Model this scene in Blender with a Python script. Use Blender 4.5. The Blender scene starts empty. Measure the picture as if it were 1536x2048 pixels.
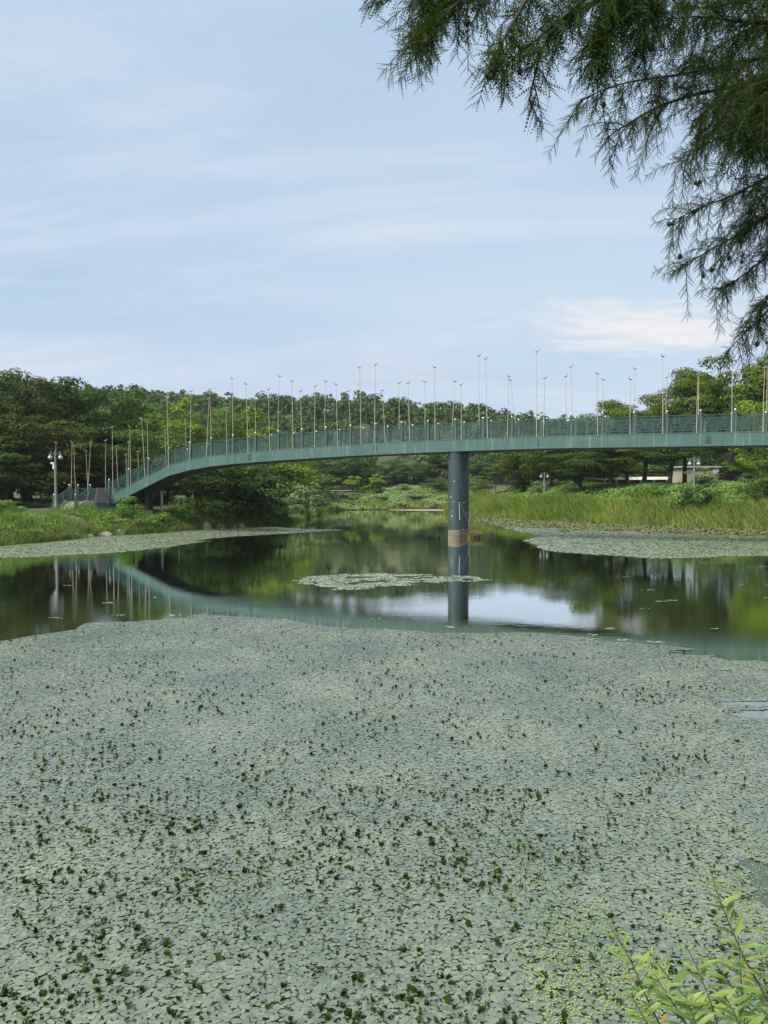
import bpy, math, random
import numpy as np
from mathutils import Vector, Matrix

# ------------------------------------------------------------------ camera
F, W0, H0 = 1540.0, 1536.0, 2048.0
CAMZ = 3.6
PITCH = math.atan(49.0 / F)
sc = bpy.context.scene
C = sc.collection
cd = bpy.data.cameras.new('camera'); cam = bpy.data.objects.new('camera', cd); C.objects.link(cam)
cam.location = (0, 0, CAMZ); cam.rotation_euler = (math.pi / 2 - PITCH, 0, 0)
cd.sensor_fit = 'VERTICAL'; cd.sensor_height = 36; cd.sensor_width = 27; cd.lens = F / H0 * 36
cd.clip_start = 0.05; cd.clip_end = 5000
sc.camera = cam

# ------------------------------------------------------------------ sky + sun
SUN = Vector((-0.55, -0.45, 0.95)).normalized()
world = bpy.data.worlds.new('World'); sc.world = world; world.use_nodes = True
def build_world():
    nt = world.node_tree; N = nt.nodes; L = nt.links; N.clear()
    out = N.new('ShaderNodeOutputWorld'); bg = N.new('ShaderNodeBackground'); bg.inputs[1].default_value = 0.1
    L.new(bg.outputs[0], out.inputs[0])
    sky = N.new('ShaderNodeTexSky'); sky.sky_type = 'NISHITA'; sky.sun_disc = False
    sky.sun_elevation = math.asin(SUN.z); sky.sun_rotation = math.atan2(SUN.x, SUN.y)
    sky.air_density = 1.0; sky.dust_density = 1.5; sky.ozone_density = 1.5
    tc = N.new('ShaderNodeTexCoord')
    sep = N.new('ShaderNodeSeparateXYZ'); L.new(tc.outputs['Generated'], sep.inputs[0])
    def math_(op, a, b=None, c=None):
        m = N.new('ShaderNodeMath'); m.operation = op
        for i, v in enumerate((a, b, c)):
            if v is None: continue
            if isinstance(v, (int, float)): m.inputs[i].default_value = v
            else: L.new(v, m.inputs[i])
        return m.outputs[0]
    zz = math_('ADD', math_('MAXIMUM', sep.outputs[2], 0.0), 0.16)
    px = math_('DIVIDE', sep.outputs[0], zz); py = math_('DIVIDE', sep.outputs[1], zz)
    cmb = N.new('ShaderNodeCombineXYZ'); L.new(px, cmb.inputs[0]); L.new(py, cmb.inputs[1])
    def noise(scale, detail, rough, off, sx=1.0, sy=1.0, dist=0.0):
        mp = N.new('ShaderNodeMapping'); mp.inputs[1].default_value = off; mp.inputs[3].default_value = (sx, sy, 1)
        L.new(cmb.outputs[0], mp.inputs[0])
        n = N.new('ShaderNodeTexNoise'); n.inputs['Scale'].default_value = scale
        n.inputs['Detail'].default_value = detail; n.inputs['Roughness'].default_value = rough
        n.inputs['Distortion'].default_value = dist
        L.new(mp.outputs[0], n.inputs[0]); return n.outputs[0]
    def ramp(v, a, b, lo=0.0, hi=1.0):
        m = N.new('ShaderNodeMapRange'); m.interpolation_type = 'SMOOTHSTEP'
        m.inputs[1].default_value = a; m.inputs[2].default_value = b; m.inputs[3].default_value = lo; m.inputs[4].default_value = hi
        L.new(v, m.inputs[0]); return m.outputs[0]
    def mix(f, a, b):
        m = N.new('ShaderNodeMix'); m.data_type = 'RGBA'
        if isinstance(f, (int, float)): m.inputs[0].default_value = f
        else: L.new(f, m.inputs[0])
        for i, v in ((6, a), (7, b)):
            if isinstance(v, tuple): m.inputs[i].default_value = (*v, 1)
            else: L.new(v, m.inputs[i])
        return m.outputs[2]
    # thin high veil over the blue sky, then broad soft layers and streaks of cloud
    veil = mix(ramp(noise(0.55, 4, 0.5, (3.1, 0.4, 0), 0.8, 1.0), 0.36, 0.66), (3.9, 5.25, 6.85), (5.0, 6.1, 7.25))
    base = mix(0.86, sky.outputs[0], veil)
    lay = ramp(noise(0.9, 9, 0.6, (1.3, 5.2, 0), 0.40, 1.3, 0.6), 0.43, 0.68, 0, 0.8)
    base = mix(lay, base, (5.75, 6.35, 7.2))
    low = math_('MULTIPLY', ramp(sep.outputs[2], 0.02, 0.30, 1.0, 0.0), 0.45)
    base = mix(low, base, (4.8, 5.6, 6.75))
    grey = ramp(noise(0.75, 8, 0.6, (7.7, 1.9, 0), 0.36, 1.5, 0.5), 0.50, 0.70, 0, 0.55)
    base = mix(grey, base, (4.25, 4.95, 6.2))
    wisp = ramp(noise(2.4, 9, 0.68, (4.4, 2.2, 0), 0.35, 1.4, 0.9), 0.56, 0.74, 0, 0.5)
    base = mix(math_('MULTIPLY', wisp, ramp(sep.outputs[2], 0.05, 0.45, 1.0, 0.15)), base, (6.4, 6.8, 7.3))
    # one sunlit pinkish cloud low on the right
    d = Vector(((1270 - 768) / F, 1.0, (975 - 652) / F)).normalized()
    dx = math_('SUBTRACT', math_('DIVIDE', sep.outputs[0], sep.outputs[1]), d.x / d.y)
    dz = math_('SUBTRACT', math_('DIVIDE', sep.outputs[2], sep.outputs[1]), d.z / d.y)
    wob = math_('MULTIPLY', math_('SUBTRACT', noise(2.2, 10, 0.68, (0.2, 0.7, 0), 0.8, 1.3, 0.8), 0.5), 4.0)
    r2 = math_('ADD', math_('POWER', math_('ABSOLUTE', math_('DIVIDE', dx, 0.13)), 2.0),
               math_('POWER', math_('ABSOLUTE', math_('DIVIDE', dz, 0.030)), 2.0))
    blob = ramp(math_('ADD', math_('SQRT', r2), wob), 0.2, 1.4, 0.95, 0.0)
    front = math_('GREATER_THAN', sep.outputs[1], 0.0)
    base = mix(math_('MULTIPLY', blob, front), base, (7.3, 7.05, 7.05))
    L.new(base, bg.inputs[0])
build_world()
sd = bpy.data.lights.new('sun', 'SUN'); sd.energy = 5.0; sd.angle = math.radians(34); sd.color = (1.0, 0.94, 0.82)
sun = bpy.data.objects.new('sun', sd); C.objects.link(sun)
sun.rotation_euler = (-SUN).to_track_quat('-Z', 'Y').to_euler(); sun.location = (-30, -20, 60)
vs = sc.view_settings
vs.view_transform = 'Standard'; vs.look = 'None'; vs.gamma = 1.0; vs.use_curve_mapping = False; vs.exposure = 0.35
sc.cycles.use_denoising = True
sc.cycles.max_bounces = 6; sc.cycles.diffuse_bounces = 3; sc.cycles.glossy_bounces = 3
sc.cycles.transmission_bounces = 3; sc.cycles.caustics_reflective = False; sc.cycles.caustics_refractive = False

# ------------------------------------------------------------------ helpers
ca, sa = math.cos(PITCH), math.sin(PITCH)
def P(px, py, Y):
    """world point seen at photo pixel (px, py) at depth Y"""
    u, v = (px - W0 / 2) / F, (H0 / 2 - py) / F
    t = Y / (ca + v * sa)
    return Vector((u * t, Y, CAMZ + t * (-sa + v * ca)))
def Wt(px, py, z=0.0):
    """world point where the pixel's ray meets height z"""
    u, v = (px - W0 / 2) / F, (H0 / 2 - py) / F
    t = (z - CAMZ) / (-sa + v * ca)
    return (u * t, t * (ca + v * sa))
def lerp(a, b, t): return a + (b - a) * t
def sstep(x, a, b):
    t = np.clip((np.asarray(x, float) - a) / (b - a), 0, 1); return t * t * (3 - 2 * t)
_tab = np.random.RandomState(5).rand(256, 256)
def vnoise(x, y):
    x = np.asarray(x, float); y = np.asarray(y, float)
    xi = np.floor(x).astype(int); yi = np.floor(y).astype(int); fx = x - xi; fy = y - yi
    fx = fx * fx * (3 - 2 * fx); fy = fy * fy * (3 - 2 * fy)
    g = lambda a, b: _tab[a & 255, b & 255]
    return (g(xi, yi) * (1 - fx) + g(xi + 1, yi) * fx) * (1 - fy) + (g(xi, yi + 1) * (1 - fx) + g(xi + 1, yi + 1) * fx) * fy
def fbm(x, y, o=4):
    s = 0; a = 0.5; n = 0
    for i in range(o):
        s = s + a * vnoise(np.asarray(x) * 2 ** i + 17.3 * i, np.asarray(y) * 2 ** i + 9.1 * i); n += a; a *= 0.5
    return s / n
def inside(poly, x, y):
    x = np.asarray(x, float); y = np.asarray(y, float); r = np.zeros(x.shape, bool)
    n = len(poly)
    for i in range(n):
        x1, y1 = poly[i]; x2, y2 = poly[(i + 1) % n]
        if y1 == y2: continue
        c = ((y1 > y) != (y2 > y)) & (x < (x2 - x1) * (y - y1) / (y2 - y1) + x1); r ^= c
    return r
def dist_poly(poly, x, y):
    x = np.asarray(x, float); y = np.asarray(y, float); d = np.full(x.shape, 1e9)
    n = len(poly)
    for i in range(n):
        x1, y1 = poly[i]; x2, y2 = poly[(i + 1) % n]; dx, dy = x2 - x1, y2 - y1
        t = np.clip(((x - x1) * dx + (y - y1) * dy) / (dx * dx + dy * dy + 1e-9), 0, 1)
        d = np.minimum(d, np.hypot(x - x1 - t * dx, y - y1 - t * dy))
    return d

class MB:
    """collects shapes into one mesh"""
    def __init__(s): s.v = []; s.f = []; s.sm = []
    def add(s, vs_, fs, smooth=False):
        o = len(s.v); s.v += [tuple(p) for p in vs_]; s.f += [tuple(i + o for i in f) for f in fs]; s.sm += [smooth] * len(fs)
    def hexa(s, p):
        s.add(p, [(0, 3, 2, 1), (4, 5, 6, 7), (0, 1, 5, 4), (1, 2, 6, 5), (2, 3, 7, 6), (3, 0, 4, 7)])
    def box(s, c, d, M=None):
        x, y, z = d[0] / 2, d[1] / 2, d[2] / 2; c = Vector(c)
        p = [Vector(q) for q in ((-x, -y, -z), (x, -y, -z), (x, y, -z), (-x, y, -z), (-x, -y, z), (x, -y, z), (x, y, z), (-x, y, z))]
        s.hexa([c + (M @ q if M else q) for q in p])
    def tube(s, pts, rad, k=8, cap=True):
        pts = [Vector(p) for p in pts]; n = len(pts)
        if not hasattr(rad, '__len__'): rad = [rad] * n
        rings = []; ref = None
        for i, p in enumerate(pts):
            d = (pts[min(i + 1, n - 1)] - pts[max(i - 1, 0)]).normalized()
            if ref is None: ref = Vector((1, 0, 0)) if abs(d.x) < 0.9 else Vector((0, 1, 0))
            a = (ref - d * ref.dot(d)).normalized(); b = d.cross(a); ref = a
            rings.append([p + (a * math.cos(t) + b * math.sin(t)) * rad[i] for t in [2 * math.pi * j / k for j in range(k)]])
        vs_ = [q for r in rings for q in r]; fs = []
        for i in range(n - 1):
            for j in range(k):
                fs.append((i * k + j, i * k + (j + 1) % k, (i + 1) * k + (j + 1) % k, (i + 1) * k + j))
        s.add(vs_, fs, True)
        if cap: s.add(rings[0], [tuple(range(k - 1, -1, -1))]); s.add(rings[-1], [tuple(range(k))])
    def lathe(s, c, prof, k=16):
        c = Vector(c); vs_ = []; fs = []
        for r, z in prof:
            for j in range(k):
                t = 2 * math.pi * j / k; vs_.append(c + Vector((r * math.cos(t), r * math.sin(t), z)))
        for i in range(len(prof) - 1):
            for j in range(k): fs.append((i * k + j, i * k + (j + 1) % k, (i + 1) * k + (j + 1) % k, (i + 1) * k + j))
        s.add(vs_, fs, True)
    def ball(s, c, r, k=10, m=7, sc_=(1, 1, 1)):
        s2 = MB(); s2.lathe((0, 0, 0), [(max(math.sin(math.pi * i / m), 1e-3) * r, -math.cos(math.pi * i / m) * r) for i in range(m + 1)], k)
        s.add([Vector((p[0] * sc_[0], p[1] * sc_[1], p[2] * sc_[2])) + Vector(c) for p in s2.v], s2.f, True)
    def mesh(s, name):
        me = bpy.data.meshes.new(name); me.from_pydata(s.v, [], s.f); me.polygons.foreach_set('use_smooth', s.sm); me.update(); return me
    def build(s, name, mat, parent=None):
        return obj(name, s.mesh(name), mat, parent)
def obj(name, me, mat, parent=None, loc=None):
    o = bpy.data.objects.new(name, me); C.objects.link(o)
    if mat is not None and me is not None and len(me.materials) == 0: me.materials.append(mat)
    if parent is not None: o.parent = parent; o.matrix_parent_inverse = parent.matrix_basis.inverted()
    if loc is not None: o.location = loc
    return o
def empty(name, loc=(0, 0, 0)):
    o = bpy.data.objects.new(name, None); C.objects.link(o); o.location = loc; o.empty_display_size = 0.2; return o
def tag(o, label=None, cat=None, group=None, kind=None):
    if label: o['label'] = label
    if cat: o['category'] = cat
    if group: o['group'] = group
    if kind: o['kind'] = kind
    return o
def poly_mesh(name, V, mat=None, smooth=False):
    """V (N, k, 3): N separate k-gons as one mesh"""
    n, k, _ = V.shape; me = bpy.data.meshes.new(name)
    me.vertices.add(n * k); me.vertices.foreach_set('co', np.ascontiguousarray(V, np.float32).ravel())
    me.loops.add(n * k); me.loops.foreach_set('vertex_index', np.arange(n * k, dtype=np.int32))
    me.polygons.add(n); me.polygons.foreach_set('loop_start', np.arange(n, dtype=np.int32) * k)
    me.update(calc_edges=True)
    if mat: me.materials.append(mat)
    return me
def strips_mesh(name, V, mat=None):
    """V (N, m, 2, 3): N ribbons of m cross-edges"""
    n, m = V.shape[:2]; me = bpy.data.meshes.new(name)
    me.vertices.add(n * m * 2); me.vertices.foreach_set('co', np.ascontiguousarray(V, np.float32).ravel())
    b = (np.arange(n)[:, None] * m * 2 + np.arange(m - 1)[None] * 2).ravel()
    q = np.stack([b, b + 1, b + 3, b + 2], 1).astype(np.int32)
    me.loops.add(q.size); me.loops.foreach_set('vertex_index', q.ravel())
    me.polygons.add(len(q)); me.polygons.foreach_set('loop_start', np.arange(len(q), dtype=np.int32) * 4)
    me.polygons.foreach_set('use_smooth', np.ones(len(q), bool))
    me.update(calc_edges=True)
    if mat: me.materials.append(mat)
    return me
def norm(a): return a / (np.linalg.norm(a, axis=-1, keepdims=True) + 1e-9)

# ------------------------------------------------------------------ materials
def new_mat(name):
    m = bpy.data.materials.new(name); m.use_nodes = True; nt = m.node_tree
    return m, nt, nt.nodes, nt.links, nt.nodes['Principled BSDF']
def noise_n(N, L, scale, detail=4, rough=0.55, sxyz=(1, 1, 1), coord='Object', dist=0):
    tc = N.new('ShaderNodeTexCoord'); mp = N.new('ShaderNodeMapping'); mp.inputs[3].default_value = sxyz
    L.new(tc.outputs[coord], mp.inputs[0]); n = N.new('ShaderNodeTexNoise')
    n.inputs['Scale'].default_value = scale; n.inputs['Detail'].default_value = detail; n.inputs['Roughness'].default_value = rough
    n.inputs['Distortion'].default_value = dist
    L.new(mp.outputs[0], n.inputs[0]); return n.outputs[0]
def ramp_n(N, L, v, stops):
    r = N.new('ShaderNodeValToRGB'); e = r.color_ramp.elements
    while len(e) > 1: e.remove(e[0])
    e[0].position = stops[0][0]; e[0].color = (*stops[0][1], 1)
    for p, c in stops[1:]:
        q = e.new(p); q.color = (*c, 1)
    L.new(v, r.inputs[0]); return r.outputs[0]
def mix_n(N, L, f, a, b):
    m = N.new('ShaderNodeMix'); m.data_type = 'RGBA'
    if isinstance(f, (int, float)): m.inputs[0].default_value = f
    else: L.new(f, m.inputs[0])
    for i, v in ((6, a), (7, b)):
        if isinstance(v, tuple): m.inputs[i].default_value = (*v, 1)
        else: L.new(v, m.inputs[i])
    return m.outputs[2]
def bump_n(N, L, h, strength, dist, bsdf):
    b = N.new('ShaderNodeBump'); b.inputs['Strength'].default_value = strength; b.inputs['Distance'].default_value = dist
    L.new(h, b.inputs['Height']); L.new(b.outputs[0], bsdf.inputs['Normal'])
def leaf_mat(name, cols, rough=0.6, trans=0.3, spec=0.08, scale=0.25):
    """leaf colours vary leaf by leaf and in soft patches through the plant"""
    m, nt, N, L, b = new_mat(name)
    g = N.new('ShaderNodeNewGeometry')
    nz = noise_n(N, L, scale, 3, 0.5)
    a = N.new('ShaderNodeMath'); a.operation = 'MULTIPLY_ADD'; L.new(g.outputs['Random Per Island'], a.inputs[0]); a.inputs[1].default_value = 0.55
    s = N.new('ShaderNodeMath'); s.operation = 'MULTIPLY_ADD'; L.new(nz, s.inputs[0]); s.inputs[1].default_value = 1.3; s.inputs[2].default_value = -0.42
    L.new(s.outputs[0], a.inputs[2])
    k = len(cols); col = ramp_n(N, L, a.outputs[0], [(i / (k - 1), c) for i, c in enumerate(cols)])
    L.new(col, b.inputs['Base Color']); b.inputs['Roughness'].default_value = rough
    b.inputs['Specular IOR Level'].default_value = spec
    if trans > 0:
        t = N.new('ShaderNodeBsdfTranslucent'); L.new(col, t.inputs[0])
        mx = N.new('ShaderNodeMixShader'); mx.inputs[0].default_value = trans
        L.new(b.outputs[0], mx.inputs[1]); L.new(t.outputs[0], mx.inputs[2])
        L.new(mx.outputs[0], N['Material Output'].inputs[0])
    return m
def plain(name, col, rough=0.6, metal=0.0, var=0.15, scale=4.0, bump=0.0):
    m, nt, N, L, b = new_mat(name)
    n = noise_n(N, L, scale, 5, 0.6)
    c = ramp_n(N, L, n, [(0.25, tuple(x * (1 - var) for x in col)), (0.75, tuple(min(1, x * (1 + var)) for x in col))])
    L.new(c, b.inputs['Base Color']); b.inputs['Roughness'].default_value = rough; b.inputs['Metallic'].default_value = metal
    if bump: bump_n(N, L, n, bump, 0.03, b)
    return m
M = {}
M['dark'] = leaf_mat('leaf_dark', [(0.018, 0.04, 0.008), (0.034, 0.07, 0.013), (0.06, 0.108, 0.022), (0.1, 0.15, 0.036)])
M['brown'] = leaf_mat('leaf_olive', [(0.024, 0.036, 0.008), (0.046, 0.062, 0.013), (0.08, 0.098, 0.021), (0.125, 0.135, 0.034)])
M['mid'] = leaf_mat('leaf_mid', [(0.042, 0.09, 0.014), (0.078, 0.145, 0.024), (0.125, 0.205, 0.036), (0.18, 0.27, 0.06)])
M['yellow'] = leaf_mat('leaf_yellowgreen', [(0.095, 0.16, 0.014), (0.145, 0.23, 0.02), (0.2, 0.295, 0.028), (0.27, 0.355, 0.045)])
M['far'] = leaf_mat('leaf_far', [(0.04, 0.078, 0.024), (0.062, 0.112, 0.036), (0.095, 0.15, 0.052), (0.13, 0.185, 0.062)], scale=0.03)
M['olive'] = leaf_mat('leaf_zelkova', [(0.034, 0.068, 0.009), (0.064, 0.11, 0.013), (0.105, 0.158, 0.019), (0.155, 0.205, 0.028)])
M['bush'] = leaf_mat('leaf_bush', [(0.070, 0.126, 0.035), (0.119, 0.196, 0.056), (0.182, 0.266, 0.084), (0.252, 0.336, 0.126)], scale=0.6)
M['vine'] = leaf_mat('leaf_vine', [(0.062, 0.138, 0.022), (0.106, 0.213, 0.037), (0.163, 0.275, 0.062), (0.225, 0.338, 0.088)], scale=0.4)
M['reed'] = leaf_mat('blade_reed', [(0.08, 0.145, 0.018), (0.135, 0.205, 0.03), (0.20, 0.265, 0.05), (0.33, 0.335, 0.10)], scale=0.18)
M['grass'] = leaf_mat('blade_grass', [(0.07, 0.145, 0.018), (0.115, 0.21, 0.03), (0.165, 0.27, 0.045), (0.25, 0.29, 0.085)], scale=0.3)
M['dry'] = leaf_mat('blade_dry', [(0.16, 0.14, 0.05), (0.25, 0.22, 0.09), (0.34, 0.30, 0.14)], scale=0.8)
M['willow'] = leaf_mat('leaf_pale', [(0.1, 0.16, 0.05), (0.155, 0.23, 0.075), (0.21, 0.29, 0.105), (0.27, 0.34, 0.14)], scale=0.6)
M['cypress'] = leaf_mat('needle_cypress', [(0.013, 0.036, 0.006), (0.025, 0.058, 0.009), (0.046, 0.088, 0.012), (0.085, 0.13, 0.016)], trans=0.25, scale=1.5)
M['shoot'] = leaf_mat('leaf_shoot', [(0.12, 0.21, 0.04), (0.175, 0.29, 0.055), (0.24, 0.36, 0.08)], trans=0.3, rough=0.45, spec=0.4, scale=2.0)
M['shoot_dark'] = leaf_mat('leaf_shoot_dark', [(0.07, 0.135, 0.03), (0.105, 0.185, 0.04), (0.14, 0.23, 0.05)], trans=0.3, rough=0.45, spec=0.4, scale=2.0)
M['shoot_pale'] = leaf_mat('leaf_shoot_pale', [(0.20, 0.28, 0.05), (0.27, 0.35, 0.07), (0.33, 0.38, 0.09)], trans=0.35, rough=0.45, spec=0.4, scale=2.0)
M['shoot_old'] = leaf_mat('leaf_autumn', [(0.45, 0.30, 0.03), (0.55, 0.32, 0.05)], trans=0.3)
M['bark'] = plain('bark', (0.045, 0.036, 0.026), 0.9, var=0.4, scale=6, bump=0.6)
M['stem'] = plain('stem_red', (0.06, 0.045, 0.03), 0.7, var=0.3, scale=20)
M['rock'] = plain('rock', (0.25, 0.22, 0.17), 0.85, var=0.35, scale=2.5, bump=0.6)
M['sand'] = plain('sand', (0.22, 0.20, 0.13), 0.9, var=0.15, scale=1.0)
M['concrete'] = plain('concrete', (0.42, 0.40, 0.36), 0.85, var=0.16, scale=2.0, bump=0.2)
M['granite'] = plain('granite', (0.060, 0.062, 0.068), 0.45, var=0.25, scale=14)
M['silver'] = plain('silver', (0.55, 0.57, 0.58), 0.35, metal=0.85, var=0.05)
M['lampgrey'] = plain('lamp_grey', (0.16, 0.185, 0.185), 0.5, var=0.12)
M['wood'] = plain('pole_wood', (0.44, 0.39, 0.29), 0.75, var=0.30, scale=1.5)
M['beak'] = plain('bird_grey', (0.22, 0.22, 0.22), 0.7)
M['white'] = plain('white_paint', (0.75, 0.75, 0.73), 0.6, var=0.06, scale=0.5)
M['beige'] = plain('beige_wall', (0.40, 0.36, 0.29), 0.8, var=0.1, scale=0.5)
M['blue'] = plain('pale_blue_panel', (0.42, 0.52, 0.62), 0.5, var=0.05, scale=0.5)
M['rope'] = plain('rope', (0.62, 0.60, 0.54), 0.8)
M['asphalt'] = plain('path', (0.20, 0.19, 0.17), 0.9)
M['feather'] = plain('feather', (0.82, 0.82, 0.80), 0.7, var=0.03)
M['cone'] = plain('cypress_cone', (0.045, 0.055, 0.03), 0.8, var=0.3, scale=60, bump=0.5)
M['shade'] = plain('soffit_shade', (0.006, 0.009, 0.009), 0.8)  # dark soffit colour taken near-black, with the under-bridge shade painted in
M['hole'] = plain('grate_hole', (0.02, 0.03, 0.03), 0.9)
def mk_paint(name, col, rough=0.42):
    m, nt, N, L, b = new_mat(name)
    st = noise_n(N, L, 1.0, 5, 0.6, (5, 5, 0.35)); s2 = noise_n(N, L, 0.7, 4, 0.5)
    c = ramp_n(N, L, s2, [(0.3, tuple(x * 0.88 for x in col)), (0.7, tuple(x * 1.1 for x in col))])
    f = ramp_n(N, L, st, [(0.55, (0, 0, 0)), (0.74, (0.5, 0.5, 0.5))])
    c = mix_n(N, L, f, c, (0.30, 0.36, 0.33))
    f2 = ramp_n(N, L, st, [(0.26, (0.35, 0.35, 0.35)), (0.42, (0, 0, 0))])
    c = mix_n(N, L, f2, c, tuple(x * 0.5 for x in col))
    L.new(c, b.inputs['Base Color']); b.inputs['Roughness'].default_value = rough
    return m
M['teal'] = mk_paint('teal_paint', (0.062, 0.135, 0.122), 0.5)
M['teal_chalk'] = mk_paint('teal_chalky_paint', (0.11, 0.185, 0.165), 0.6)
M['teal_rail'] = mk_paint('teal_rail_paint', (0.028, 0.075, 0.066), 0.5)
def mk_pier():
    m, nt, N, L, b = new_mat('pier_paint')
    n = noise_n(N, L, 1.2, 5, 0.6, (1, 1, 0.4))
    c = ramp_n(N, L, n, [(0.3, (0.030, 0.058, 0.062)), (0.7, (0.055, 0.088, 0.090))])
    v = N.new('ShaderNodeTexVoronoi'); v.inputs['Scale'].default_value = 2.6
    tc = N.new('ShaderNodeTexCoord'); L.new(tc.outputs['Object'], v.inputs[0])
    a = ramp_n(N, L, v.outputs['Distance'], [(0.10, (1, 1, 1)), (0.14, (0, 0, 0))])
    k = ramp_n(N, L, noise_n(N, L, 0.9, 2, 0.5), [(0.38, (0, 0, 0)), (0.48, (1, 1, 1))])
    mm = N.new('ShaderNodeMix'); mm.data_type = 'RGBA'; mm.blend_type = 'MULTIPLY'; mm.inputs[0].default_value = 1
    L.new(a, mm.inputs[6]); L.new(k, mm.inputs[7])
    c = mix_n(N, L, mm.outputs[2], c, (0.62, 0.66, 0.66))
    L.new(c, b.inputs['Base Color']); b.inputs['Roughness'].default_value = 0.4
    return m
M['pier'] = mk_pier()
def mk_footing():
    m, nt, N, L, b = new_mat('pier_mud_band')
    n = noise_n(N, L, 2.0, 5, 0.6, (1, 1, 6))
    c = ramp_n(N, L, n, [(0.3, (0.13, 0.11, 0.075)), (0.55, (0.22, 0.19, 0.135)), (0.75, (0.30, 0.265, 0.195))])
    L.new(c, b.inputs['Base Color']); b.inputs['Roughness'].default_value = 0.9
    return m
M['footing'] = mk_footing()
def mk_ground():
    m, nt, N, L, b = new_mat('ground')
    n = noise_n(N, L, 0.35, 6, 0.65); n2 = noise_n(N, L, 4.0, 4, 0.6)
    c = ramp_n(N, L, n, [(0.3, (0.030, 0.045, 0.012)), (0.5, (0.055, 0.075, 0.02)), (0.7, (0.085, 0.085, 0.03))])
    c = mix_n(N, L, 0.3, c, ramp_n(N, L, n2, [(0.3, (0.03, 0.03, 0.012)), (0.7, (0.10, 0.12, 0.04))]))
    L.new(c, b.inputs['Base Color']); b.inputs['Roughness'].default_value = 0.95
    bump_n(N, L, n2, 0.6, 0.15, b)
    return m
M['ground'] = mk_ground()
def mk_water():
    m, nt, N, L, b = new_mat('pond_water')
    b.inputs['Base Color'].default_value = (0.026, 0.036, 0.003, 1); b.inputs['Roughness'].default_value = 0.9
    b.inputs['Specular IOR Level'].default_value = 0.0
    gl = N.new('ShaderNodeBsdfGlossy'); gl.inputs['Roughness'].default_value = 0.012; gl.inputs[0].default_value = (1, 1, 1, 1)
    h1 = noise_n(N, L, 1.0, 3, 0.5, (2.2, 5.0, 1)); h2 = noise_n(N, L, 1.0, 3, 0.6, (14, 26, 1))
    patch = ramp_n(N, L, noise_n(N, L, 0.16, 3, 0.5), [(0.42, (0.12, 0.12, 0.12)), (0.62, (1, 1, 1))])
    ad = N.new('ShaderNodeMath'); ad.operation = 'MULTIPLY_ADD'; L.new(h2, ad.inputs[0]); L.new(patch, ad.inputs[1]); L.new(h1, ad.inputs[2])
    bp = N.new('ShaderNodeBump'); bp.inputs['Strength'].default_value = 0.022; bp.inputs['Distance'].default_value = 0.04
    L.new(ad.outputs[0], bp.inputs['Height']); L.new(bp.outputs[0], gl.inputs['Normal'])
    fr = N.new('ShaderNodeFresnel'); fr.inputs[0].default_value = 1.45; L.new(bp.outputs[0], fr.inputs['Normal'])
    g = N.new('ShaderNodeMath'); g.operation = 'MULTIPLY'; g.use_clamp = True; L.new(fr.outputs[0], g.inputs[0]); g.inputs[1].default_value = 2.15
    mx = N.new('ShaderNodeMixShader'); L.new(g.outputs[0], mx.inputs[0]); L.new(b.outputs[0], mx.inputs[1]); L.new(gl.outputs[0], mx.inputs[2])
    L.new(mx.outputs[0], N['Material Output'].inputs[0])
    return m
M['water'] = mk_water()
def pad_mat(name, cols, rough=0.27, spec=1.0):
    m = leaf_mat(name, cols, rough, 0.0, spec, 0.5)
    return m
M['pad'] = pad_mat('floating_leaf', [(0.062, 0.088, 0.062), (0.094, 0.124, 0.088), (0.128, 0.160, 0.114), (0.165, 0.195, 0.132), (0.215, 0.235, 0.125)])
M['pad_far'] = pad_mat('floating_leaf_far', [(0.14, 0.19, 0.12), (0.19, 0.245, 0.155), (0.24, 0.29, 0.19), (0.30, 0.34, 0.22)])
M['pad_brown'] = pad_mat('floating_leaf_brown', [(0.075, 0.080, 0.030), (0.105, 0.115, 0.045), (0.14, 0.155, 0.06), (0.18, 0.205, 0.09)], 0.6, 0.3)
M['raised'] = leaf_mat('raised_leaf', [(0.008, 0.02, 0.003), (0.018, 0.038, 0.005), (0.036, 0.062, 0.008), (0.095, 0.085, 0.022)], trans=0.15, scale=1.5)
M['duckweed'] = leaf_mat('duckweed', [(0.17, 0.27, 0.04), (0.26, 0.37, 0.065), (0.36, 0.45, 0.1)], trans=0.0, rough=0.5)

# ------------------------------------------------------------------ water outline and terrain
SHORE = [(-60, 3.6), (-27, 20), (-25, 38)] + [Wt(*p) for p in
         [(0, 1091), (100, 1083), (200, 1072), (300, 1067), (410, 1058), (480, 1055), (540, 1050), (600, 1042), (630, 1030),
          (650, 1022), (700, 1019), (800, 1019.5), (890, 1019), (905, 1026), (950, 1034), (1000, 1037), (1100, 1043),
          (1250, 1050), (1400, 1056), (1536, 1060)]] + [(45, 58), (58, 48), (70, 30), (75, 3.6)]
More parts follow.
